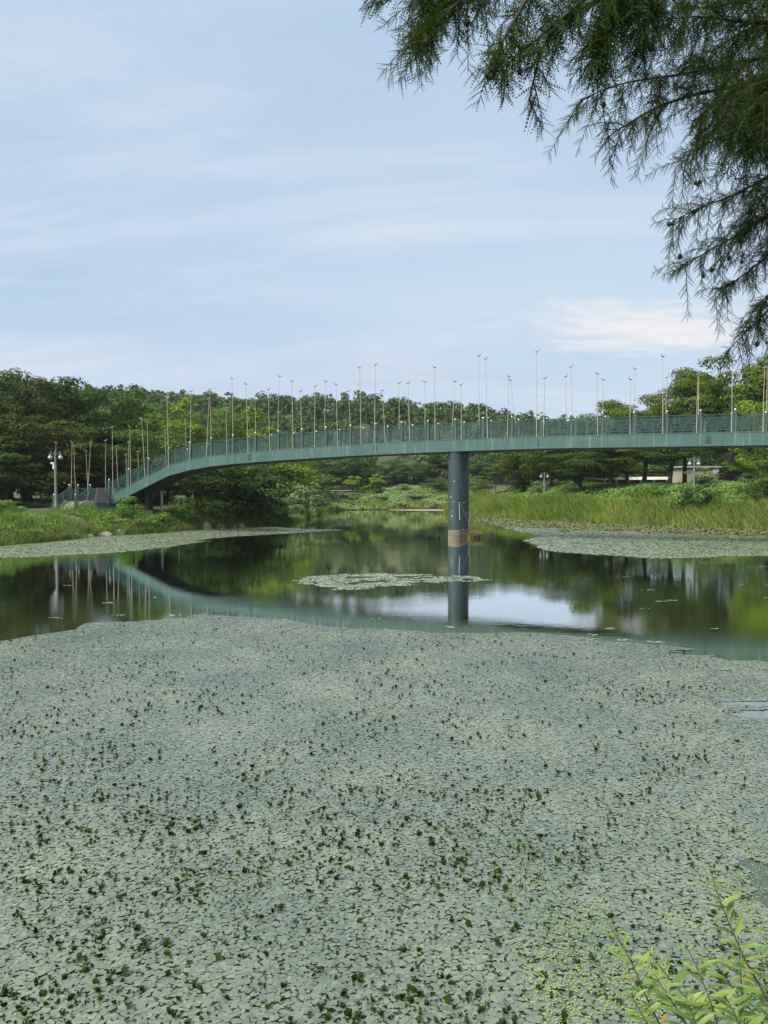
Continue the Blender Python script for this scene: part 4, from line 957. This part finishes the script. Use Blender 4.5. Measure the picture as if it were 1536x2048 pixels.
NEAR = [Wt(*p) for p in [(-260, 1300), (0, 1283), (60, 1272), (150, 1260), (175, 1250), (300, 1240), (420, 1228), (560, 1240), (690, 1254), (900, 1266), (1040, 1263), (1200, 1278),
                         (1330, 1290), (1440, 1308), (1536, 1325), (1700, 1340)]] + [(8.2, 9), (6.5, 5.0), (4.5, 4.3), (-4.5, 4.3), (-7, 6)]
X, Y_ = jgrid(NEAR, 0.0325, rs, 0.9, 0.8)
g_ = fbm(X * 0.55 + 3, Y_ * 0.55, 4); right = sstep(X / np.maximum(Y_, 1), 0.22, 0.5)
edge = dist_poly(NEAR, X, Y_)
hole = inside([Wt(*p) for p in [(1470, 1720), (1536, 1715), (1640, 1790), (1560, 1830), (1500, 1770)]], X + (fbm(X * 3, Y_ * 3, 3) - 0.5) * 0.5, Y_)
fine = fbm(X * 2.5, Y_ * 2.5 + 40, 3)
keep = (g_ + 0.45 * (fine - 0.5) > 0.08) & ~hole & (rs.rand(len(X)) < 0.97)
far_edge = dist_poly(NEAR[:16] + NEAR[14:0:-1], X, Y_)      # ragged outer edge, most broken towards the right
keep &= (far_edge / (0.35 + 2.6 * right) + 3.0 * (fbm(X * 0.8, Y_ * 2.4, 4) - 0.50)) > 0
slit = inside([Wt(*p) for p in [(1380, 1398), (1450, 1388), (1640, 1400), (1660, 1450), (1500, 1436), (1420, 1420)]], X, Y_); keep &= ~(slit & (fbm(X * 1.1 + 7, Y_ * 4.0, 4) > 0.56))
X, Y_ = X[keep], Y_[keep]; R = (0.0165 + 0.017 * rs.rand(len(X)) ** 1.3) * (1 + 0.15 * sstep(Y_, 5, 16))
nr_ = Y_ < 8.5; o_ = np.argsort(~nr_, kind='stable'); X, Y_, R, nr_ = X[o_], Y_[o_], R[o_], nr_[o_]; NN = int(nr_.sum())
pvn = pads_V(X[:NN], Y_[:NN], R[:NN], rs, 7, 0.06); fr_ = Y_[NN:] > 12.5; pvf = pads_V(X[NN:][~fr_], Y_[NN:][~fr_], R[NN:][~fr_], rs, 5, 0.04); pvg = pads_V(X[NN:][fr_], Y_[NN:][fr_], R[NN:][fr_] * 1.1, rs, 4, 0.04)
mat_ = empty('floating_leaf_mat', (0, 8, 0)); tag(mat_, 'broad mat of small round floating leaves covering the near water', 'water plants')
def in_view(x, y, z=0.0):
    zc = y * ca - (z - CAMZ) * sa * 1.0; yc = y * sa + (z - CAMZ) * ca
    zc = y * ca - (z - CAMZ) * sa; px = 768 + F * x / zc; py = 1024 - F * yc / zc
    return (px > 5) & (px < 1531) & (py < 2044), zc
vis, zc = in_view(X, Y_); score = np.where(vis, R / zc, 0); big = np.argsort(-score)[:300]; rest = np.ones(len(X), bool); rest[big] = False
for i in big:
    c = np.array([X[i], Y_[i], 0.0]); me = poly_mesh('leaf', (pvn[i] - c)[None]); me.materials.append(M['pad'])
    o = bpy.data.objects.new('leaf', me); C.objects.link(o); o.parent = mat_; o.matrix_parent_inverse = mat_.matrix_basis.inverted(); o.location = c
lv = [pvn[rest[:NN]], pvf, pvg]; cnt = np.concatenate([np.full(len(a), a.shape[1]) for a in lv]).astype(np.int32)
me = bpy.data.meshes.new('leaves'); co = np.concatenate([a.reshape(-1, 3) for a in lv]).astype(np.float32)
me.vertices.add(len(co)); me.vertices.foreach_set('co', co.ravel()); me.loops.add(len(co)); me.loops.foreach_set('vertex_index', np.arange(len(co), dtype=np.int32))
me.polygons.add(len(cnt)); me.polygons.foreach_set('loop_start', np.concatenate([[0], np.cumsum(cnt)[:-1]]).astype(np.int32)); me.update(calc_edges=True)
o = obj('leaves', me, M['pad'], mat_); o['kind'] = 'stuff'
# raised, curled and dying leaves standing out of the mat
def curled(rs, n_, s):
    """n_ folded leaf shapes standing up, as quads"""
    out = []
    for i in range(n_):
        a = rs.rand() * 6.28; d = np.array([math.cos(a), math.sin(a), 0]); b = np.array([-d[1], d[0], 0]); w = s * rs.uniform(0.35, 0.6); h = s * rs.uniform(0.25, 0.75)
        base = np.array([rs.normal() * s * 0.10, rs.normal() * s * 0.10, 0.0]); ln = rs.uniform(-0.3, 0.7)
        p0 = base; p1 = base + d * h * 0.35 * ln + np.array([0, 0, h * 0.6]); p2 = base + d * h * (0.9 * ln + 0.2) + np.array([0, 0, h * rs.uniform(0.55, 1.0)])
        out.append([p0 - b * w * 0.3, p0 + b * w * 0.3, p1 + b * w * 0.6, p1 - b * w * 0.6]); out.append([p1 - b * w * 0.6, p1 + b * w * 0.6, p2 + b * w * 0.25, p2 - b * w * 0.3])
    return np.array(out)
n = 18500; u = rs.rand(n); ry = 4.9 * (21.0 / 4.9) ** u; rxp = rs.uniform(-150, 1500, n); X2 = (rxp - 768) / F * ry; Y2 = ry
dens = fbm(X2 * 0.8 + 9, Y2 * 0.8 + 4, 4) + 0.25 * (fbm(X2 * 3, Y2 * 3, 2) - 0.5); lim = 0.47 - 0.05 * (1 - sstep(rxp, 100, 700)) + 0.16 * sstep(rxp, 800, 1400) + 0.10 * sstep(ry, 11, 19) + 0.09 * (1 - sstep(ry, 5, 8)) * sstep(rxp, 150, 700)
k = (dens > lim) & inside(NEAR, X2, Y2 + 0.5); k &= rs.rand(n) < 0.46; sc_ = (rs.rand(n) < 0.15) & inside(NEAR, X2, Y2 + 0.3); k |= sc_
X2, Y2 = X2[k], Y2[k]; S2 = 0.030 + 0.060 * rs.rand(len(X2)) ** 2.0
shapes = [curled(rs, (1, 2, 3, 1, 2, 4)[j % 6], 1.0) for j in range(24)]
clumps = []
for x, y, s in zip(X2, Y2, S2):
    Q = shapes[rs.randint(24)]; a = rs.rand() * 6.28; c_, s_ = math.cos(a) * s, math.sin(a) * s
    clumps.append(np.stack([Q[..., 0] * c_ - Q[..., 1] * s_ + x, Q[..., 0] * s_ + Q[..., 1] * c_ + y, Q[..., 2] * s + 0.01], -1))
vis, zc = in_view(X2, Y2); order = np.argsort(-np.where(vis, S2 / zc, 0)); bigs = set(order[:300].tolist())
for i in order[:300]:
    c = np.array([X2[i], Y2[i], 0.0]); me = poly_mesh('raised_leaf', clumps[i] - c, M['raised'])
    o = bpy.data.objects.new('raised_leaf', me); C.objects.link(o); o.parent = mat_; o.matrix_parent_inverse = mat_.matrix_basis.inverted(); o.location = c
o = obj('raised_leaves', poly_mesh('raised_leaves', np.concatenate([c for i, c in enumerate(clumps) if i not in bigs]), M['raised']), None, mat_); o['kind'] = 'stuff'
# duckweed
n = 110000; ry = 4.6 + 9 * rs.rand(n) ** 1.6; rxp = rs.uniform(0, 1620, n); X3 = (rxp - 768) / F * ry
dn = fbm(X3 * 1.6 + 20, ry * 1.6 + 30, 4); w = sstep(rxp, 700, 1350) * (1 - sstep(ry, 6.5, 10)); k = (dn > 0.70 - 0.19 * w) & (rs.rand(n) < 0.10 + 0.6 * w)
V = pads_V(X3[k], ry[k], rs.uniform(0.0035, 0.0075, k.sum()), rs, 5, 0.0, 0.022, 0.008)
tag(obj('duckweed', poly_mesh('duckweed', V, M['duckweed']), None), 'bright yellow-green duckweed scattered over the near leaves', 'duckweed', kind='stuff')
# mats further out
LM = [Wt(*p) for p in [(-300, 1135), (0, 1117), (200, 1108), (330, 1095), (420, 1082), (380, 1082), (470, 1073), (560, 1068), (690, 1060.5), (600, 1058), (540, 1053), (480, 1056), (410, 1059), (300, 1067), (200, 1072), (100, 1083), (0, 1090)]] + [(-25.5, 36)]
X, Y_ = jgrid(LM, 0.10, rs, 0.8, 0.5); V = pads_V(X, Y_, rs.uniform(0.055, 0.09, len(X)), rs, 5, 0.05)
tag(obj('leaf_mat', poly_mesh('leaf_mat', V, M['pad_far']), None), 'strip of floating leaves along the left bank', 'water plants', kind='stuff')
RM = [Wt(*p) for p in [(930, 1033), (985, 1048), (1080, 1073), (1050, 1084), (1090, 1097), (1150, 1107), (1300, 1116), (1536, 1113), (1900, 1110)]] + [(45, 57)] + [Wt(*p) for p in [(1536, 1060), (1400, 1056), (1250, 1050), (1100, 1043), (1000, 1037), (950, 1034)]]
X, Y_ = jgrid(RM, 0.115, rs, 1.6, 0.5); dsh = dist_poly([p for p in SHORE], X, Y_)
br_ = (sstep(dsh, 6, 17) + (fbm(X * 0.4, Y_ * 0.4, 3) - 0.5) * 1.1) < 0.42
R = rs.uniform(0.06, 0.10, len(X))
tag(obj('leaf_mat', poly_mesh('leaf_mat', pads_V(X[~br_], Y_[~br_], R[~br_], rs, 5, 0.05), M['pad_far']), None), 'pale mat of floating leaves off the right bank', 'water plants', kind='stuff')
tag(obj('leaf_mat', poly_mesh('leaf_mat', pads_V(X[br_], Y_[br_], R[br_], rs, 5, 0.30, 0.01, 0.06), M['pad_brown']), None), 'brownish leaves crowded at the foot of the right-bank reeds', 'water plants', kind='stuff')
IM = [Wt(*p) for p in [(580, 1158), (640, 1152), (700, 1147), (850, 1148), (950, 1155), (975, 1160), (930, 1164), (800, 1170), (740, 1176), (660, 1185), (650, 1175), (600, 1168)]]
X, Y_ = jgrid(IM, 0.085, rs, 1.3, 1.2); kk = fbm(X * 1.5, Y_ * 1.5, 3) > 0.36
tag(obj('leaf_mat', poly_mesh('leaf_mat', pads_V(X[kk], Y_[kk], rs.uniform(0.045, 0.075, kk.sum()), rs, 6, 0.05), M['pad_far']), None), 'island of floating leaves in the open water before the pier', 'water plants', kind='stuff')
st = [(1185, 1158), (1260, 1154), (1300, 1180), (1323, 1203), (1345, 1201), (1490, 1169), (1530, 1166), (1536, 1170), (1532, 1195), (1430, 1258), (1220, 1258), (1285, 1217), (1410, 1127), (1480, 1130), (1500, 1135), (1525, 1133), (1450, 1122),
      (305, 1195), (108, 1236), (225, 1232), (240, 1231), (350, 1231), (215, 1206), (135, 1171), (700, 1090), (720, 1095), (640, 1100), (610, 1095), (660, 1084), (1330, 1128), (1380, 1128), (1440, 1131), (900, 1254), (760, 1238), (1190, 1270), (1250, 1280), (1310, 1284)]
X = []; Y_ = []
for px, py in st:
    w = Wt(px, py)
    for j in range(rs.randint(2, 16)): X.append(w[0] + rs.normal() * 0.004 * w[1]); Y_.append(w[1] + rs.normal() * 0.05)
tag(obj('stray_leaves', poly_mesh('stray_leaves', pads_V(np.array(X), np.array(Y_), rs.uniform(0.03, 0.06, len(X)), rs, 6, 0.04), M['pad_far']), None), 'stray floating leaves scattered on the open water', 'water plants', kind='stuff')

# ------------------------------------------------------------------ overhanging cypress
def frond_template():
    """one feathery branchlet along +x, 1 unit long: rachis and two rows of needles as triangles"""
    T = []; n = 7
    T.append([(0, -0.018, 0), (0, 0.018, 0), (1.04, 0, 0)]); T.append([(0, 0, -0.018), (0, 0, 0.018), (1.04, 0, 0)])
    for i in range(n):
        x = 0.05 + 0.92 * i / (n - 1); l = 0.17 * (1 - 0.55 * (i / (n - 1)) ** 2) * (0.6 + 0.4 * min(1, i / 2))
        for s in (-1, 1): T.append([(x - 0.036, 0, 0), (x + 0.036, 0, 0), (x + l * 0.55, s * l * 0.85, -0.012)])
    return np.array(T)
FT = frond_template()
def fronds(base, dirs, length, rs):
    n = len(base); x = norm(dirs); up = norm(rs.normal(size=(n, 3)) * 0.7 + np.array([0, -0.5, 0.6])); y = norm(np.cross(up, x)); z = np.cross(x, y)
    t = FT.reshape(-1, 3); bend = t[:, 0] ** 2
    Q = base[:, None] + length[:, None, None] * (t[None, :, 0:1] * x[:, None] + t[None, :, 1:2] * y[:, None] + t[None, :, 2:3] * z[:, None]
                                                 + bend[None, :, None] * np.array([0, 0, -0.18]))
    return Q.reshape(-1, 3, 3)
LIMBS = [ # photo pixels + depth along each limb, then foliage spread (metres), twig count
    ([(1120, -110, 2.5), (1010, -60, 2.4), (930, -10, 2.3), (870, 50, 2.25), (845, 105, 2.2)], 0.13, 40),
    ([(1040, -120, 2.6), (900, -70, 2.5), (820, -30, 2.4), (765, 10, 2.35)], 0.10, 26),
    ([(1260, -80, 2.3), (1130, 31, 2.1), (1060, 90, 2.05), (1000, 140, 2.0)], 0.11, 36),
    ([(1110, -90, 2.2), (1053, 0, 2.1), (1010, 70, 2.05), (985, 120, 2.0)], 0.09, 26),
    ([(1300, -60, 2.4), (1160, 20, 2.2), (1090, 70, 2.1), (1070, 150, 2.1), (1058, 200, 2.1)], 0.10, 34),
    ([(1270, -90, 2.1), (1245, 0, 2.1), (1215, 70, 2.1), (1195, 125, 2.1)], 0.10, 50),
    ([(1330, -90, 2.3), (1300, 10, 2.3), (1285, 90, 2.3)], 0.12, 34),
    ([(1640, 90, 3.3), (1500, 120, 3.1), (1360, 150, 3.0), (1240, 165, 2.9), (1160, 200, 2.85)], 0.19, 64),
    ([(1700, 140, 3.2), (1480, 170, 3.1), (1340, 200, 3.1), (1250, 250, 3.0), (1215, 275, 3.0)], 0.19, 60),
    ([(1640, 40, 2.8), (1497, 48, 2.7), (1400, 30, 2.7), (1330, 40, 2.7)], 0.20, 56),
    ([(1660, -60, 3.0), (1480, -40, 2.9), (1350, -30, 2.8), (1180, -40, 2.7)], 0.20, 60),
    ([(1680, 220, 3.5), (1520, 250, 3.4), (1420, 280, 3.3), (1350, 335, 3.3)], 0.18, 50),
    ([(1680, 120, 2.6), (1560, 150, 2.6), (1470, 170, 2.6), (1390, 240, 2.6)], 0.20, 66),
    ([(1680, 300, 3.6), (1560, 340, 3.5), (1473, 389, 3.4), (1400, 415, 3.4), (1345, 442, 3.4)], 0.16, 56),
    ([(1680, 360, 3.7), (1536, 428, 3.6), (1473, 472, 3.5), (1400, 510, 3.5), (1365, 540, 3.5)], 0.17, 54),
    ([(1680, 420, 3.6), (1570, 480, 3.5), (1490, 550, 3.5), (1430, 585, 3.5)], 0.16, 46),
    ([(1690, 500, 3.5), (1590, 560, 3.5), (1528, 629, 3.4), (1480, 675, 3.4), (1450, 708, 3.4)], 0.12, 36),
    ([(1700, 60, 2.4), (1600, 100, 2.4), (1530, 200, 2.4), (1500, 290, 2.4)], 0.22, 70),
    ([(1700, 280, 2.9), (1600, 320, 2.9), (1530, 380, 2.9), (1500, 450, 2.9)], 0.18, 54),
    ([(1700, 10, 3.4), (1560, 30, 3.3), (1450, 80, 3.2), (1400, 130, 3.2)], 0.24, 60),
    ([(1100, -140, 2.5), (960, -80, 2.4), (890, -20, 2.35), (860, 60, 2.3)], 0.17, 60),
    ([(1000, -140, 2.5), (900, -60, 2.4), (850, 0, 2.35), (840, 70, 2.3)], 0.14, 44),
    ([(1720, 160, 3.6), (1600, 200, 3.5), (1500, 230, 3.4), (1430, 260, 3.4)], 0.24, 60),
    ([(1720, -40, 3.6), (1560, -10, 3.5), (1440, 10, 3.4), (1300, 30, 3.3)], 0.24, 66),
    ([(1640, 420, 3.2), (1580, 520, 3.2), (1530, 600, 3.2), (1510, 660, 3.2)], 0.14, 34),
]
tx_, ty_ = 4.6, 3.0; tg = gz(tx_, ty_)
cyp = empty('cypress_tree', (tx_, ty_, tg)); tag(cyp, 'dark feathery cypress branches hanging into the upper right corner', 'tree')
mb = MB(); mb.tube([(tx_, ty_, tg - 0.3), (tx_, ty_, tg + 0.1), (tx_ - 0.02, ty_, tg + 2), (tx_ + 0.03, ty_, tg + 5), (tx_, ty_, tg + 9)], [0.42, 0.32, 0.25, 0.2, 0.09], 14); mb.build('trunk', M['bark'], cyp)
rs = np.random.RandomState(51)
limb_pts = []
for pts, spread, ntw in LIMBS:
    pp = [P(*p) for p in pts]
    rt = Vector((tx_, ty_, min(max(pp[0].z + 0.15, tg + 1.5), tg + 8.5))); m_ = rt.lerp(pp[0], 0.5) + Vector((0, 0, 0.12))
    full = [rt, m_] + pp
    # smooth the polyline
    cur = [np.array(p) for p in full]
    for _ in range(2):
        nx_ = [cur[0]]
        for a, b_ in zip(cur[:-1], cur[1:]): nx_ += [a * 0.75 + b_ * 0.25, a * 0.25 + b_ * 0.75]
        cur = nx_ + [cur[-1]]
    L_ = len(cur); mb = MB(); mb.tube(cur, [0.026 * (1 - i / L_) ** 2.2 + 0.0018 for i in range(L_)], 6)
    limb = mb.build('branch', M['bark'], cyp)
    pl = np.array(cur); start = np.argmin(np.linalg.norm(pl - np.array(pp[0]), axis=1)); vis_ = pl[start:]
    seg = np.linalg.norm(np.diff(vis_, axis=0), axis=1); cum = np.concatenate([[0], np.cumsum(seg)])
    bases = []; dirs = []; lens = []; tw = MB()
    for j in range(ntw):
        t = (j + rs.rand()) / ntw; s = t * cum[-1]; i = min(np.searchsorted(cum, s), len(seg)) - 1; i = max(i, 0); f = (s - cum[i]) / seg[i]
        p = vis_[i] + (vis_[i + 1] - vis_[i]) * f; dr = (vis_[i + 1] - vis_[i]) / seg[i]
        a = rs.normal(size=3); a -= dr * a.dot(dr); a = a / np.linalg.norm(a)
        td = norm(dr * 0.6 + a * 1.0 + np.array([0, 0, -0.30])); tl = spread * rs.uniform(0.45, 1.5) * (1.05 - 0.35 * t)
        K = 5; tp = [p + td * tl * q + np.array([0, 0, -0.35 * tl * q * q]) for q in np.linspace(0, 1, K)]
        tw.tube(tp, [0.0022, 0.0018, 0.0014, 0.0011, 0.0008], 3, False)
        m = int(14 + tl * 140)
        for q in range(m):
            w_ = (q + rs.rand()) / m; k2 = min(int(w_ * (K - 1)), K - 2); bpnt = tp[k2] + (tp[k2 + 1] - tp[k2]) * (w_ * (K - 1) - k2)
            b3 = rs.normal(size=3); b3 -= td * b3.dot(td); b3 /= np.linalg.norm(b3)
            bases.append(bpnt); dirs.append(td * 0.6 + b3 * 1.0 + np.array([0, 0, -0.28])); lens.append(rs.uniform(0.028, 0.062) * (1.0 - 0.3 * w_))
    V = fronds(np.array(bases), np.array(dirs), np.array(lens), rs)
    tw.build('twigs', M['bark'], limb)
    o = obj('foliage', poly_mesh('foliage', V, M['cypress']), None, limb); o['kind'] = 'stuff'
CONES = [(975, 148, 2.0, 13), (985, 140, 2.0, 11), (981, 153, 2.0, 12), (1040, 142, 2.05, 11), (934, 47, 2.3, 10), (852, 83, 2.2, 10), (1207, 210, 2.9, 9), (1391, 366, 3.3, 7), (1399, 364, 3.3, 7), (1396, 370, 3.3, 6),
         (1386, 424, 3.4, 7), (1338, 448, 3.4, 8), (1345, 447, 3.4, 7), (1360, 513, 3.5, 9), (1423, 540, 3.5, 8), (1406, 552, 3.5, 7), (1484, 524, 3.5, 6), (1458, 517, 3.5, 8), (1514, 688, 3.4, 9), (1361, 437, 3.4, 6), (1510, 453, 3.4, 8)]
for px, py, D, r in CONES:
    c = P(px, py, D); R_ = 0.55 * r * D / F; mb = MB(); mb.ball((0, 0, 0), R_, 10, 8, (1, 1, 1.15))
    mb.v = [tuple(np.array(v) * (1 + 0.10 * math.sin(9 * math.atan2(v[1], v[0])) * math.sin(7 * v[2] / R_))) for v in mb.v]
    mb.tube([(0, 0, R_ * 0.8), (0.002, 0, R_ * 1.6), (0.004, 0, R_ * 2.6)], 0.0012, 4)
    o = mb.build('seed_cone', M['cone'], None); o.location = c; o.parent = cyp; o.matrix_parent_inverse = cyp.matrix_basis.inverted()

# ------------------------------------------------------------------ leafy shoots at the lower right
def shoot_leaf_mesh(seed, col='shoot'):
    r_ = random.Random(seed); n = 6; vs_ = []; fs = []
    for i in range(n + 1):
        t = i / n; w = 0.092 * math.sin(math.pi * min(1, t ** 0.8 * 0.98 + 0.02)) ** 0.9 + 0.002; z = -0.28 * t * t + 0.10 * t; k = 0.03
        vs_ += [(t, -w, z + k * (w / 0.1)), (t, 0, z), (t, w, z + k * (w / 0.1))]
    for i in range(n):
        a = i * 3; fs += [(a, a + 1, a + 4, a + 3), (a + 1, a + 2, a + 5, a + 4)]
    mb = MB(); mb.add(vs_, fs, True); mb.tube([(i / n, 0, -0.28 * (i / n) ** 2 + 0.10 * (i / n) + 0.004) for i in range(n + 1)], [0.010, 0.009, 0.008, 0.007, 0.005, 0.003, 0.001], 3, False)
    me = mb.mesh('leaf'); me.materials.append(M[col]); return me
LM_ = [shoot_leaf_mesh(i, c) for i, c in enumerate(('shoot', 'shoot_dark', 'shoot', 'shoot_pale', 'shoot_dark'))]; LO = shoot_leaf_mesh(9, 'shoot_old')
sh = empty('leafy_shrub', (1.2, 2.3, gz(1.2, 2.3))); tag(sh, 'fresh green shrub with narrow leaves in the lower right corner', 'shrub')
STEMS = [([(1418, 1728), (1432, 1780), (1455, 1840), (1488, 1915), (1532, 1995), (1585, 2110)], 2.25, 35), ([(1222, 1855), (1245, 1890), (1268, 1935), (1288, 1985), (1320, 2050), (1370, 2130)], 2.2, 22),
         ([(1295, 1897), (1325, 1940), (1358, 1980), (1398, 2020), (1440, 2070), (1490, 2130)], 2.3, 25), ([(1370, 1888), (1392, 1930), (1412, 1980), (1430, 2030), (1450, 2110)], 2.15, 22),
         ([(1412, 1895), (1440, 1940), (1480, 1995), (1520, 2040), (1570, 2110)], 2.35, 22), ([(1475, 1850), (1480, 1920), (1484, 1990), (1490, 2060), (1500, 2130)], 2.3, 22),
         ([(1310, 1950), (1335, 1990), (1362, 2030), (1400, 2100)], 2.05, 19), ([(1520, 1900), (1530, 1960), (1540, 2030), (1560, 2110)], 2.2, 22), ([(1262, 1990), (1285, 2030), (1320, 2090)], 2.1, 12),
         ([(1370, 1990), (1385, 2030), (1410, 2100)], 2.0, 16), ([(1450, 1990), (1470, 2030), (1500, 2100)], 2.0, 16), ([(1560, 1840), (1565, 1920), (1570, 2010), (1580, 2100)], 2.4, 19)]
rng = random.Random(8)
for si, (pts, D, nl) in enumerate(STEMS):
    pp = [P(x, y, D - 0.02 * i) for i, (x, y) in enumerate(pts)]; foot = Vector((pp[-1].x + 0.05, pp[-1].y, gz(pp[-1].x, pp[-1].y) - 0.05))
    full = pp + [pp[-1].lerp(foot, 0.5), foot]; k = len(full); mb = MB(); mb.tube(full, [0.0011 + 0.0034 * (i / k) for i in range(k)], 6)
    st_ = mb.build('stem', M['stem'], sh)
    seg = [(pp[i + 1] - pp[i]).length for i in range(len(pp) - 1)]; tot = sum(seg)
    for j in range(nl):
        t = (j + 0.2) / nl; s = t * tot; i = 0
        while i < len(seg) - 1 and s > seg[i]: s -= seg[i]; i += 1
        p = pp[i].lerp(pp[i + 1], min(1, s / seg[i])); ax = (pp[i] - pp[i + 1]).normalized()
        side = 1 if j % 2 else -1; a = rng.uniform(-0.9, 0.9); out = Vector((side * math.cos(a), math.sin(a) - 0.15, rng.uniform(-0.1, 0.35))).normalized()
        d = (out + ax * 0.55).normalized(); up = Vector((rng.uniform(-0.3, 0.3), -0.35, 1)).normalized(); y = up.cross(d).normalized(); z = d.cross(y)
        L_ = rng.uniform(0.045, 0.075) * (0.45 + 0.75 * min(1, t * 3.5)) * (1.0 if t < 0.8 else 0.9)
        old = si == 1 and j in (13, 15); me = LO if old else LM_[rng.randrange(5)]; L_ = L_ * 0.55 if old else L_
        o = bpy.data.objects.new('leaf', me); C.objects.link(o); o.parent = st_
        o.matrix_basis = Matrix.Translation(p) @ Matrix((d, y, z)).transposed().to_4x4() @ Matrix.Scale(L_, 4)
# rough grass on the near bank, below the picture
rs = np.random.RandomState(61); n = 3000; x = rs.uniform(-6, 6, n); y = rs.uniform(-1.5, 3.6, n); z = ground_z(x, y); h = 0.08 + 0.16 * rs.rand(n); ok = z + h < CAMZ - 0.72 * y - 0.1
V = blades(x[ok], y[ok], z[ok] - 0.02, h[ok], 0.3 + 0.5 * rs.rand(ok.sum()), np.full(ok.sum(), 0.01), 4, None, rs)
tag(obj('near_grass', strips_mesh('near_grass', V, M['grass']), None), 'short rough grass on the near bank', 'grass', kind='stuff')

# ------------------------------------------------------------------ air: thin haze round the whole place
hz = MB(); hz.box((0, 740, 34.0), (1900, 1640, 72.6))
hm = bpy.data.materials.new('haze'); hm.use_nodes = True; hm.node_tree.nodes.clear()
ho = hm.node_tree.nodes.new('ShaderNodeOutputMaterial'); hv = hm.node_tree.nodes.new('ShaderNodeVolumePrincipled')
hv.inputs['Color'].default_value = (0.86, 0.92, 1.0, 1); hv.inputs['Density'].default_value = 0.00015
hm.node_tree.links.new(hv.outputs[0], ho.inputs['Volume'])
tag(hz.build('haze', hm), 'thin pale haze filling the air over the pond', 'haze', kind='stuff')
